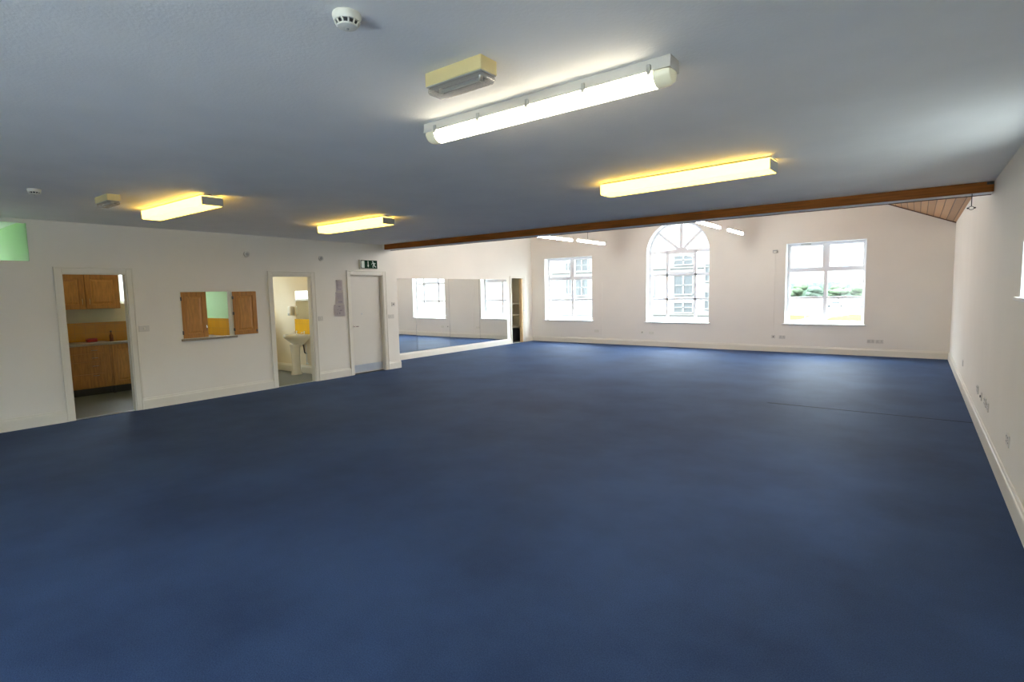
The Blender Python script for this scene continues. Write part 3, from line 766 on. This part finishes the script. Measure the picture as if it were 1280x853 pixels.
# ---------------------------------------------------------------- ceiling fittings
def batten(label, x0, x1, yc):
    L_ = x1 - x0
    t = thing('fluorescent_light', label, 'light', ((x0 + x1) / 2, yc, 2.565))
    h = L_ / 2
    b = B(); prism(b, [(-0.052, 0.117), (-0.056, 0.075), (-0.060, 0.062), (0.060, 0.062), (0.056, 0.075), (0.052, 0.117)], lambda u, v, s: (s, u, v), -h, h)
    obj('housing', b, M['socket'], t)
    pr = [(0.058 * math.cos(PI + k * PI / 10), 0.060 + 0.060 * math.sin(PI + k * PI / 10)) for k in range(11)]
    b = B(); prism(b, pr, lambda u, v, s: (s, u, v), -h + 0.085, h - 0.085); obj('lit_diffuser', b, M['tube'], t)
    for s_ in (-1, 1):
        b = B()
        rings = []
        for dx, sc in ((-0.084, 1.0), (-0.03, 1.0), (-0.008, 0.85), (0.0, 0.5)):
            rings.append([b.verts.new((s_ * (h + dx), u * sc, 0.060 + (v - 0.060) * sc)) for u, v in pr])
        for a, c in zip(rings, rings[1:]):
            for i in range(len(a)): b.faces.new((a[i], a[(i + 1) % len(a)], c[(i + 1) % len(a)], c[i]))
        b.faces.new(rings[0]); b.faces.new(rings[-1])
        obj('diffuser_end', b, M['tubeend'], t, True, label='clear end of the cover with a faint glow added')
        b = B(); box(b, s_ * (h - 0.10) - 0.008, s_ * (h - 0.10) + 0.008, -0.02, 0.02, 0.028, 0.034, .002); obj('lamp_holder', b, M['plasticgrey'], t)
    for k in range(5):
        x = -h + 0.10 + (L_ - 0.20) * k / 4
        for s_ in (-1, 1):
            b = B(); box(b, x - 0.010, x + 0.010, s_ * 0.055, s_ * 0.068, 0.050, 0.092, 0.003); box(b, x - 0.007, x + 0.007, s_ * 0.052, s_ * 0.072, 0.046, 0.056, 0.002)
            obj('clip', b, M['plasticgrey'], t)
    return t
batten('long white batten light with a clear clipped cover, nearest the camera', -2.50, -0.925, 2.515)

def wrap(label, x0, x1, yc, w, rot, stem=True):
    t = thing('fluorescent_light', label, 'light', ((x0 + x1) / 2, yc, 2.565), rot, 'warm box-shaped ceiling lights')
    h = (x1 - x0) / 2
    pr = [(-w / 2, 0.094), (-w / 2 + .004, 0.01), (-w / 2 + 0.014, 0.0), (w / 2 - 0.014, 0.0), (w / 2 - .004, 0.01), (w / 2, 0.094)]
    b = B(); prism(b, pr, lambda u, v, s: (s, u, v), -h + 0.004, h - 0.012); obj('lit_diffuser', b, M['warm'], t)
    b = B(); box(b, -h, h, -w / 2 + .02, w / 2 - .02, 0.0945, 0.104, 0.002); obj('tray', b, M['plastic'], t)
    b = B(); box(b, h - 0.012, h, -w / 2, w / 2, 0.003, 0.088, 0.003); obj('end_cap', b, M['plasticgrey'], t, label='grey end cap')
    for x in ((-h * .6, h * .6, h - 0.03)):
        b = B(); tube(b, (x, 0, 0.1), (x, 0, 0.1168), 0.018, 14); obj('spacer', b, M['plasticgrey'], t, True)
    return t
wrap('warm glowing box ceiling light near the beam, right of the middle', -2.535, -0.965, 4.945, 0.21, math.radians(-3.0))
wrap('warm glowing box ceiling light closest to the kitchen doorway', -7.29, -5.77, 2.655, 0.21, math.radians(0.5))
wrap('warm glowing box ceiling light in front of the exit door', -7.19, -5.70, 4.90, 0.20, math.radians(0.0))

def emergency(label, x, y, L_=0.35, W_=0.115):
    t = thing('emergency_light', label, 'light', (x, y, ZC - 0.105), 0, 'emergency bulkhead lights')
    b = B(); box(b, -L_ / 2, L_ / 2, -W_ / 2, W_ / 2, 0.042, 0.105, 0.004, 2); obj('cream_base', b, M['cream_plastic'], t)
    b = B(); box(b, -L_ / 2 + .004, L_ / 2 - .004, -W_ / 2 + .003, W_ / 2 - .003, 0.038, 0.043, 0.001); obj('reflector', b, M['plasticgrey'], t)
    b = B(); tube(b, (-L_ / 2 + .05, 0, 0.024), (L_ / 2 - .05, 0, 0.024), 0.008, 12); obj('tube', b, M['tubeoff'], t, True)
    for s in (-1, 1):
        b = B(); box(b, s * (L_ / 2 - .05) - .006, s * (L_ / 2 - .05) + .006, -.012, .012, 0.012, 0.040, .002); obj('lamp_holder', b, M['plastic'], t)
    b = B(); box(b, -L_ / 2 + .004, L_ / 2 - .002, -W_ / 2 + .004, W_ / 2 - .002, 0.004, 0.0395, 0.016, 3); obj('clear_cover', b, M['clear'], t, True)
    return t
emergency('cream emergency light with a clear cover beside the near batten light', -1.755, 1.975)
emergency('small cream emergency light beyond the leftmost smoke detector', -6.62, 2.02)

def detector(label, x, y, s=1.0):
    t = thing('smoke_detector', label, 'detector', (x, y, ZC), 0, 'smoke detectors')
    b = B(); lathe(b, [(0.052 * s, 0), (0.053 * s, -0.008 * s), (0.050 * s, -0.022 * s), (0.046 * s, -0.028 * s)], seg=36); obj('base', b, M['cream_plastic'] if s > 1.4 else M['plastic'], t, True)
    b = B(); lathe(b, [(0.040 * s, -0.024 * s), (0.034 * s, -0.042 * s)], seg=36); obj('dark_chamber', b, M['black'], t, True)
    b = B()
    for k in range(12):
        a = 2 * PI * k / 12
        p0 = Vector((0.046 * s * math.cos(a), 0.046 * s * math.sin(a), -0.027 * s)); p1 = Vector((0.036 * s * math.cos(a), 0.036 * s * math.sin(a), -0.043 * s))
        tube(b, p0, p1, 0.0035 * s, 6)
    obj('grille', b, M['plastic'], t)
    b = B(); lathe(b, [(0.038 * s, -0.041 * s), (0.036 * s, -0.046 * s), (0.022 * s, -0.051 * s), (0.0085 * s, -0.052 * s)], seg=36); obj('cap', b, M['plastic'], t, True)
    b = B(); lathe(b, [(0.006 * s, -0.051 * s), (0.006 * s, -0.055 * s), (0.003 * s, -0.057 * s)], seg=16); obj('sensor_tip', b, M['plasticgrey'], t, True)
    return t
detector('round smoke detector with dark slots, nearest the camera', -1.755, 1.345)
detector('small round smoke detector at the far left of the ceiling', -6.67, 1.46)
for x, y, lab in ((-7.08, None, ''),): pass

# pendant strip lights beyond the beam
def pendant(label, x, y0, y1, z=2.9, dark=True):
    t = thing('pendant_strip_light', label, 'light', (x, (y0 + y1) / 2, z), 0, 'suspended strip lights beyond the beam')
    h = (y1 - y0) / 2
    b = B(); tube(b, (0, -h, 0.0), (0, h, 0.0), 0.026, 14); obj('lit_tube', b, M['cool'], t, True)
    b = B(); box(b, -0.03, 0.03, -h, h, 0.028, 0.062, 0.004); obj('batten', b, M['plastic'], t)
    zt_ = ZR - SL * abs(x - XRG) + 0.01 - z
    for k, yy in enumerate((-0.30 * h, 0.75 * h)):
        b = B(); tube(b, (0, yy, 0.06), (0, yy, zt_), 0.005 if k == 0 else 0.0025, 8); obj('suspension_rod', b, M['darkgrey'] if (k == 0 and dark) else M['plastic'], t)
    return t
pendant('suspended white strip light at the left, half behind the beam', -7.06, 10.40, 12.02)
pendant('suspended white strip light left of the arched window, on a dark rod', -6.98, 12.2, 13.66)
pendant('added strip light of the left suspended row, unseen behind the beam', -7.08, 8.35, 9.95)  # unseen fitting added to brighten the floor and exit wall
pendant('added strip light of the right suspended row, unseen behind the beam', -3.42, 8.35, 9.95)  # unseen too, added for more light near the beam
pendant('suspended white strip light crossing the top right of the arch', -3.42, 10.55, 12.02, dark=False)
pendant('suspended white strip light just right of the arch, farthest away', -3.40, 12.62, 13.82, dark=False)

# ---------------------------------------------------------------- kitchen
BX = XB + 0.001
def handle_h(b, x, y, z, w=0.05):
    return path(b, [(x, y - w, z), (x + .018, y - w * .8, z), (x + .022, y, z - .002), (x + .018, y + w * .8, z), (x, y + w, z)], 0.005, 8)
FXB = -11.22   # front of the base units
t = thing('drawer_unit', 'oak kitchen drawer unit with four drawer fronts, left of the sink unit', 'cabinet', (FXB - 0.02, 2.52, 0))
b = B(); box(b, BX - (FXB - .02), 0, 0, 0.75, 0.13, 0.861); obj('body', b, M['oak'], t)
b = B(); box(b, BX - FXB + .02, -0.08, 0, 0.75, 0, 0.13); obj('plinth', b, M['darkgrey'], t)
for z0, z1 in ((0.735, 0.855), (0.595, 0.725), (0.385, 0.585), (0.14, 0.375)):
    b = B(); box(b, 0.0, 0.02, 0.004, 0.655, z0, z1, 0.004, 2); dr = obj('drawer', b, M['oak'], t)
    b = B(); handle_h(b, 0.02, 0.52, z1 - 0.075 if z1 > .5 else z1 - .03); obj('bow_handle', b, M['chrome'], dr, True, label='chrome handle')
t = thing('sink_unit', 'oak base unit with a panelled door under the sink', 'cabinet', (FXB - 0.02, 3.275, 0))
b = B(); box(b, BX - FXB + .02, 0, 0, 1.0, 0.13, 0.86); obj('body', b, M['oak'], t)
b = B(); box(b, BX - FXB + .02, -0.08, 0, 1.0, 0, 0.13); obj('plinth', b, M['darkgrey'], t)
for k in range(2):
    e = bpy.data.objects.new('cabinet_door', None); COL.objects.link(e); e.parent = t; e.location = (0, 0.02 + 0.485 * k, 0.14)
    panel_leaf(e, 0.475, 0.71, 0.02, 1, fw=.075)
b = B(); tube(b, (-0.035, 0.03, 0), (-0.035, 0.03, 0.129), 0.02, 12); obj('leg', b, M['darkgrey'], t)
b = B(); wall_holes(b, lambda u, v, s: (u, v, s), 0.862, 0.90, BX, FXB + 0.02, 2.01, 4.30, [(BX + 0.30 - 0.183, BX + 0.30 + 0.183, 3.72 - 0.053, 3.72 + 0.363)])
tag(obj('worktop', b, M['worktop']), 'mottled grey brown worktop along the kitchen back wall', 'worktop')
b = B(); box(b, BX, XL - WT - 1.3, 4.40, 4.949, 0.862, 0.90, 0.006, 2)
tag(obj('worktop', b, M['worktop']), 'short return of worktop behind the serving hatch', 'worktop')
t = thing('return_unit', 'oak base unit behind the serving hatch', 'cabinet', (BX, 4.42, 0))
b = B(); box(b, 0, 1.12, 0, 0.52, 0.13, 0.86); obj('body', b, M['oak'], t)
b = B(); box(b, 0, 1.12, 0.06, 0.52, 0, 0.13); obj('plinth', b, M['darkgrey'], t)
b = B(); box(b, BX, BX + 0.008, 2.001, 4.949, 0.901, 1.235); struct('trim_9', b, M['tile_orange'], 'orange tiles above the kitchen worktop')
b = B(); box(b, BX + 0.008, XL - WT - 0.001, 4.941, 4.9495, 0.901, 1.235); struct('trim_10', b, M['tile_orange'], 'orange tiles on the green kitchen wall seen through the hatch')
# wall cabinets
WX = XB + 0.33
for y0, w, lab in ((2.52, 0.525, 'oak wall cabinet over the drawers, left one'), (3.05, 0.50, 'oak wall cabinet over the sink end, right one with a wide door')):
    t = thing('wall_cabinet', lab, 'cabinet', (WX, y0, 1.48), 0, 'oak wall cabinets')
    b = B(); box(b, BX - WX, 0, 0, w, 0.0, 0.60, 0.001); obj('body', b, M['oak'], t)
    e = bpy.data.objects.new('cabinet_door', None); COL.objects.link(e); e.parent = t; e.location = (0.001, 0.002, 0.002)
    panel_leaf(e, w - .004, 0.596, 0.02, 1, fw=.08)
    b = B(); yy = w - 0.05 if y0 < 3 else 0.05
    bow(b, 0.021, yy, 0.07, 0.19); obj('bow_handle', b, M['chrome'], t, True, label='chrome handle')
b = B(); box(b, BX, WX + 0.03, 2.52, 3.555, 2.083, 2.12, 0.006, 2)
tag(obj('cornice', b, M['timber']), 'pale cornice strip along the top of the oak wall cabinets', 'cornice')
# sink, tap and small items
t = thing('kitchen_sink', 'stainless sink let into the worktop under the window', 'sink', (BX + 0.30, 3.72, 0.90))
b = B(); wall_holes(b, lambda u, v, s: (u, v, s), 0.0, 0.006, -0.24, 0.24, -0.42, 0.42, [(-0.18, 0.18, -0.05, 0.36)]); obj('rim', b, M['chrome'], t)
b = B()
for a in ((-0.18, 0.18, -0.05, -0.047), (-0.18, 0.18, 0.357, 0.36), (-0.18, -0.177, -0.047, 0.357), (0.177, 0.18, -0.047, 0.357)): box(b, *a, -0.036, 0.003)
box(b, -0.18, 0.18, -0.05, 0.36, -0.037, -0.034); obj('bowl', b, M['chrome'], t)
t = thing('sink_tap', 'slim mixer tap standing behind the kitchen sink', 'tap', (BX + 0.10, 3.75, 0.906))
b = B(); tube(b, (0, 0, 0), (0, 0, 0.05), 0.022, 16); obj('base', b, M['chrome'], t, True)
b = B(); path(b, [(0, 0, .05), (0, 0, .20), (.03, 0, .25), (.09, 0, .26), (.14, 0, .23), (.14, 0, .20)], 0.010, 10); obj('spout', b, M['chrome'], t, True)
b = B(); tube(b, (0, 0, 0.06), (0, 0.06, 0.075), 0.006); obj('lever', b, M['chrome'], t, True)
t = thing('storage_tub', 'small red tub with a lid on the worktop', 'tub', (-11.60, 3.12, 0.90))
b = B(); box(b, -.05, .05, -.075, .075, 0, .05, .012, 2); obj('tub', b, M['red'], t, True)
b = B(); box(b, -.054, .054, -.04, .079, .0505, .062, .005, 2); obj('lid', b, M['red'], t, True)
for y, z, lab in ((3.42, 0.16, 'slim dark brown bottle at the left end of the sink'), (3.86, 0.15, 'dark brown bottle right of the sink tap')):
    t = thing('bottle', lab, 'bottle', (-11.62, y, 0.90 if y < 3.5 else 0.906 - 0.0), 0, 'dark bottles on the worktop')
    if y > 3.5: t.location = (-11.745, y, 0.906)
    b = B(); lathe(b, [(0.026, 0), (0.028, .01), (0.028, z * .6), (0.012, z * .75), (0.011, z)], seg=20); obj('body', b, M['fascia'], t, True)
    b = B(); lathe(b, [(0.013, z), (0.013, z + .02)], seg=16); obj('cap', b, M['black'], t, True)
# a bunch of blind cord toggles under the kitchen window
t = thing('blind_cord', 'dark blind cord hanging below the kitchen window', 'cord', (XB + 0.03, 3.80, 1.42))
b = B(); path(b, [(-.005, -.02, .15), (0, 0, .08), (.005, .012, .03)], 0.004, 6); obj('cord', b, M['darkgrey'], t)
b = B(); lathe(b, [(0.008, 0), (0.012, .01), (0.006, .04)], seg=12); obj('toggle', b, M['darkgrey'], t, True)

# ---------------------------------------------------------------- washroom
t = thing('pedestal_basin', 'white ceramic pedestal wash basin in the washroom', 'basin', (-10.36, 6.445, -0.004))
b = B()
# bowl: D-shaped lofted outline
def outline(sx, sy, z, n=28, flat_=0.0):
    return [b.verts.new((sx * math.cos(PI + PI * k / n), sy * math.sin(PI + PI * k / n) - flat_, z)) for k in range(n + 1)]
rings = [outline(.10, .12, .60, flat_=.08), outline(.17, .26, .68, flat_=.04), outline(.265, .40, .775, flat_=.01), outline(.285, .425, .80, flat_=.0), outline(.285, .425, .83, flat_=.0), outline(.275, .415, .838, flat_=.004),
         outline(.235, .35, .832, flat_=.03), outline(.20, .30, .78, flat_=.05), outline(.10, .15, .735, flat_=.10)]
for a, c in zip(rings, rings[1:]):
    for k in range(len(a) - 1): b.faces.new((a[k], a[k + 1], c[k + 1], c[k]))
    b.faces.new((a[-1], a[0], c[0], c[-1]))
b.faces.new(rings[0]); b.faces.new(rings[-1])
obj('bowl', b, M['ceramic'], t, True)
b = B(); lathe(b, [(0.105, 0), (0.10, .03), (0.080, .10), (0.075, .35), (0.085, .55), (0.10, .63)], c=(0, -0.20, 0), seg=28, sx=.95, sy=1.15); obj('pedestal', b, M['ceramic'], t, True)
for s in (-1, 1):
    b = B(); tube(b, (s * .14, -.06, .834), (s * .14, -.06, .88), .014, 14); path(b, [(s * .14, -.06, .87), (s * .14, -.12, .885), (s * .14, -.14, .865)], .008, 8)
    tube(b, (s * .14, -.06, .88), (s * .14, -.06, .905), .02, 8); obj('tap', b, M['chrome'], t, True)
b = B(); path(b, [(.10, -.10, .68), (.115, -.08, .60), (.11, -.06, .45), (.13, -.02, .42)], .012, 8); obj('waste_pipe', b, M['darkgrey'], t, True)
b = B(); path(b, [(.16, -.05, .62), (.16, -.05, .22), (.16, -.01, .20)], .008, 8); ball(b, (.16, -.05, .22), .02); obj('supply_pipe', b, M['steel'], t, True)
t = thing('washroom_mirror', 'small frameless mirror above the washroom basin', 'mirror', (-10.33, 6.448, 1.165))
b = B(); box(b, -0.245, 0.245, -0.008, -0.002, 0, 0.575, .002); obj('mirror_glass', b, M['mirror'], t)
b = B(); box(b, -0.245, 0.245, -0.014, 0, -0.012, -0.001, .002); obj('bottom_rail', b, M['chrome'], t)
b = B(); box(b, -10.65, -9.95, 6.440, 6.4495, 0.825, 1.145); struct('trim_11', b, M['tile_yellow'], 'yellow tile splashback above the washroom basin')
t = thing('soap_dispenser', 'white wall soap dispenser left of the washroom mirror', 'dispenser', (-10.70, 6.449, 1.22))
b = B(); box(b, -0.06, 0.06, -0.10, 0, 0.0, 0.20, 0.025, 3); obj('body', b, M['plastic'], t, True)
b = B(); box(b, -0.03, 0.03, -0.115, -0.09, 0.0, 0.05, 0.006, 2); obj('push_lever', b, M['plasticgrey'], t, True)
def globe(label, x, y, r=0.11, m='lamp'):
    t = thing('added_globe_light', label, 'light', (x, y, ZC - 0.16), 0, 'added globe lights in the side rooms')
    b = B(); lathe(b, [(.07, .16), (.07, .12), (.05, .10)], seg=24); obj('base', b, M['plastic'], t, True)
    b = B(); ball(b, (0, 0, .03), r, 20, 14, (1, 1, .75)); obj('globe', b, M[m], t, True)
globe('added unseen globe light on the washroom ceiling', -10.2, 5.7)  # unseen lamp added to light the washroom
globe('added unseen globe light on the kitchen ceiling', -10.2, 3.5, m='lampk')  # unseen lamp added to brighten the kitchen cabinets

# ---------------------------------------------------------------- outside
GZ = -4.0
b = B(); box(b, -260, 160, -60, 420, GZ - 0.3, GZ); struct('ground_outside', b, M['concrete'], 'pale open ground outside')
b = B(); box(b, -40, 30, -60, YREAR - 0.25, GZ, GZ + 0.05); struct('ground_bounce', b, M['yard'], 'added pale yard behind the building, bouncing light to the ceiling')  # bright unseen surface added to bounce daylight onto the low ceiling
b = B()
prism(b, [(-11.4, 93), (-5.2, 90), (-5.5, 121), (-9.5, 119), (-11.8, 108)], lambda u, v, s: (u, v, s), GZ, GZ + 0.06)
tag(obj('grass_patch', b, M['grass']), 'bright green grass seen at the lower right of the right window', 'grass', kind='stuff')
b = B()
prism(b, [(-19.8, 95), (-15.6, 95), (-15.4, 113), (-19.6, 116)], lambda u, v, s: (u, v, s), GZ, GZ + 0.06)
tag(obj('grass_patch', b, M['grass']), 'small pale grass patch at the lower left of the right window', 'grass', kind='stuff')

bd = thing('building', 'pale rendered building across the street with white-framed windows', 'building', (-20, 30, GZ))
b = B(); box(b, -14, 11.9, 0, 9, 0, 13.0); obj('wall', b, M['facade'], bd)
b = B(); box(b, -14.1, 12.0, -0.25, 9, 12.5, 13.1, .05); obj('cornice', b, M['stone'], bd)
for z in (4.10, 6.72): 
    b = B(); box(b, -14, 11.9, -0.06, 0, z, z + 0.10, .01); obj('string_course', b, M['stone'], bd)
def farwin(x, z0, w, h):
    b = B(); box(b, x, x + w, -0.03, -0.005, z0, z0 + h); f = obj('window', b, M['farglass'], bd)
    b = B()
    for a in ((x - .06, x + .02, z0, z0 + h), (x + w - .02, x + w + .06, z0, z0 + h), (x, x + w, z0 - .06, z0 + .02), (x, x + w, z0 + h - .02, z0 + h + .06), (x + w * .5 - .05, x + w * .5 + .05, z0, z0 + h), (x, x + w, z0 + h * .45, z0 + h * .45 + .06)):
        box(b, a[0], a[1], -.07, -.03, a[2], a[3])
    obj('frame', b, M['facade'], f)
for (x, z0, w, h) in ((9.03, 6.95, 1.05, .48), (9.03, 5.30, 1.05, 1.05), (9.03, 4.28, 1.05, .55), (7.3, 5.2, .5, 1.0), (10.75, 6.0, .5, .9), (10.75, 4.5, .5, .9),
                      (1.95, 6.9, .40, .48), (2.68, 6.85, .85, .72), (1.95, 5.4, .40, .95), (2.68, 5.3, .85, 1.05), (5.4, 6.9, .8, .6), (5.4, 5.3, .8, 1.0), (-1.5, 6.9, 1.2, .6), (-1.5, 5.2, 1.2, 1.1), (2.0, 2.0, 1.4, 1.2), (9.0, 2.0, 1.1, 1.2)):
    farwin(x, z0, w, h)
t = thing('street_railing', 'low railing and wall in front of the pale building', 'railing', (-18, 27.5, GZ))
b = B(); box(b, -4, 3.0, 0, 0.25, 0, 3.9, .02); obj('low_wall', b, M['facade'], t)
b = B()
for z in (4.2, 4.75): tube(b, (-4, .12, z), (3.0, .12, z), 0.03, 8)
for k in range(8): tube(b, (-4 + k, .12, 3.9), (-4 + k, .12, 4.75), 0.03, 8)
obj('rails', b, M['facade'], t)

random.seed(11)
def tree(x, y, h, r, m, k):
    t = thing('tree', 'distant rounded tree in the green belt on the horizon', 'tree', (x, y, GZ), 0, 'trees on the horizon')
    b = B(); tube(b, (0, 0, 0), (0, 0, h * .5), 0.25, 8, .15); obj('trunk', b, M['bark'], t)
    b = B()
    for i in range(9):
        a = random.uniform(0, 2 * PI); q = random.uniform(.1, .5) * r
        t_ = bmesh.new(); bmesh.ops.create_icosphere(t_, subdivisions=3, radius=r * random.uniform(.42, .56))
        for v in t_.verts: v.co *= random.uniform(.90, 1.10)
        merge(b, t_, Matrix.Translation((q * math.cos(a), q * math.sin(a), h * random.uniform(.22, .72))) @ Matrix.Diagonal((1, 1, h / r * .38, 1)))
    obj('crown', b, m, t, True)
k = 0
x = -72
while x < 12:
    tree(x, 250 + random.uniform(-8, 8), random.uniform(6.6, 7.8), random.uniform(4.0, 4.6), M['leaf1'] if random.random() < .6 else M['leaf2'], k)
    x += random.uniform(7.4, 8.2); k += 1
b = B(); random.seed(5)
for i in range(60):
    t_ = bmesh.new(); bmesh.ops.create_icosphere(t_, subdivisions=3, radius=random.uniform(4, 5.2))
    for v in t_.verts: v.co *= random.uniform(.9, 1.1)
    merge(b, t_, Matrix.Translation((-120 + i * 3, 278 + random.uniform(-4, 4), GZ + 0.8)) @ Matrix.Diagonal((1, 1, 1.35, 1)))
M['hedge'] = mat('hedge_leaves', (0.038, 0.056, 0.041), 0.9, spec=0.0, noise=0.25, nscale=0.5)
tag(obj('hedge', b, M['hedge'], None, True), 'continuous bluish green hedge behind the distant trees', 'hedge', kind='stuff')
for x0, y, n in ((-15.2, 104.5, 3), (-13.0, 126, 4)):
    t = thing('barrier_rail', 'thin grey tubular barrier frames on the pale ground' if x0 < -12 else 'grey barrier frames beside the parked cars', 'barrier', (x0, y, GZ))
    b = B()
    for k in range(n):
        path(b, [(k * 1.15, 0, 0), (k * 1.15 + .1, 0, 1.25), (k * 1.15 + .85, 0, 1.3), (k * 1.15 + .95, 0, 0)], 0.07, 6)
    obj('frames', b, M['rail'], t)
def car(x, y, m, rz, lab):
    t = thing('car', lab, 'car', (x, y, GZ), rz, 'cars parked beyond the right window')
    sec = [(-2.1, .35), (-2.1, .85), (-1.3, .95), (-.7, 1.42), (.9, 1.45), (1.6, .95), (2.1, .85), (2.15, .35)]
    b = B(); prism(b, sec, lambda u, v, s: (u, s, v), -.85, .85); bmesh.ops.bevel(b, geom=list(b.edges), offset=.06, segments=2, affect='EDGES'); obj('body', b, m, t, True)
    b = B(); prism(b, [(-1.2, .97), (-.68, 1.36), (.85, 1.38), (1.45, .97)], lambda u, v, s: (u, s, v), -.86, .86); obj('windows', b, M['farglass'], t)
    for sx in (-1.35, 1.35):
        for sy in (-.8, .8):
            b = B(); tube(b, (sx, sy - .1, .32), (sx, sy + .1, .32), .32, 18); obj('wheel', b, M['black'], t, True)
car(-11.6, 150, M['car'], 0.3, 'white parked car in the far car park, left one'); car(-16.5, 160, M['car'], 0.1, 'pale car parked left of the others'); car(-9.6, 128, M['cardark'], 0.0, 'dark parked car nearest the grass')

# ---------------------------------------------------------------- light
w = bpy.data.worlds.new('overcast_sky'); SC.world = w; w.use_nodes = True
nt = w.node_tree; bg = nt.nodes['Background']
tc = nt.nodes.new('ShaderNodeTexCoord'); sp = nt.nodes.new('ShaderNodeSeparateXYZ'); nt.links.new(tc.outputs['Generated'], sp.inputs[0])
rp = nt.nodes.new('ShaderNodeValToRGB'); nt.links.new(sp.outputs[2], rp.inputs['Fac'])
rp.color_ramp.elements[0].position = 0.05; rp.color_ramp.elements[0].color = (0.075, 0.078, 0.08, 1)
rp.color_ramp.elements[1].position = 0.9; rp.color_ramp.elements[1].color = (0.82, 0.92, 1.0, 1)
e_ = rp.color_ramp.elements.new(0.25); e_.color = (0.52, 0.58, 0.64, 1)
nt.links.new(rp.outputs['Color'], bg.inputs['Color']); bg.inputs['Strength'].default_value = 22.0
s = bpy.data.lights.new('sun', 'SUN'); s.energy = 5.0; s.angle = math.radians(8); s.color = (1, 0.97, 0.92)
so = bpy.data.objects.new('sun', s); COL.objects.link(so)
so.rotation_euler = Vector((0.0, 0.75, -0.66)).to_track_quat('-Z', 'Y').to_euler()

# ---------------------------------------------------------------- camera
F_, YAW, PITCH, ROLL = 673.02, 0.644, 0.0912, -0.0206
c_, s_ = math.cos(YAW), math.sin(YAW)
fw = Vector((-s_ * math.cos(PITCH), c_ * math.cos(PITCH), -math.sin(PITCH)))
rt = Vector((c_, s_, 0)); up = rt.cross(fw)
rt2 = rt * math.cos(ROLL) + up * math.sin(ROLL); up2 = -rt * math.sin(ROLL) + up * math.cos(ROLL)
cam = bpy.data.cameras.new('camera'); co = bpy.data.objects.new('camera', cam); COL.objects.link(co)
cam.sensor_width = 36; cam.sensor_fit = 'HORIZONTAL'; cam.lens = F_ / 1280 * 36; cam.clip_end = 1000
mt = Matrix((rt2, up2, -fw)).transposed().to_4x4(); mt.translation = (0, 0, 1.63)
co.matrix_world = mt
SC.camera = co
SC.view_settings.view_transform = 'Standard'; SC.view_settings.look = 'None'
SC.view_settings.gamma = 1.0; SC.view_settings.exposure = 1.02
SC.view_settings.use_curve_mapping = False
SC.cycles.max_bounces = 10; SC.cycles.diffuse_bounces = 7; SC.cycles.glossy_bounces = 4; SC.cycles.transparent_max_bounces = 12
SC.cycles.caustics_reflective = False; SC.cycles.caustics_refractive = False
SC.cycles.sample_clamp_indirect = 6.0
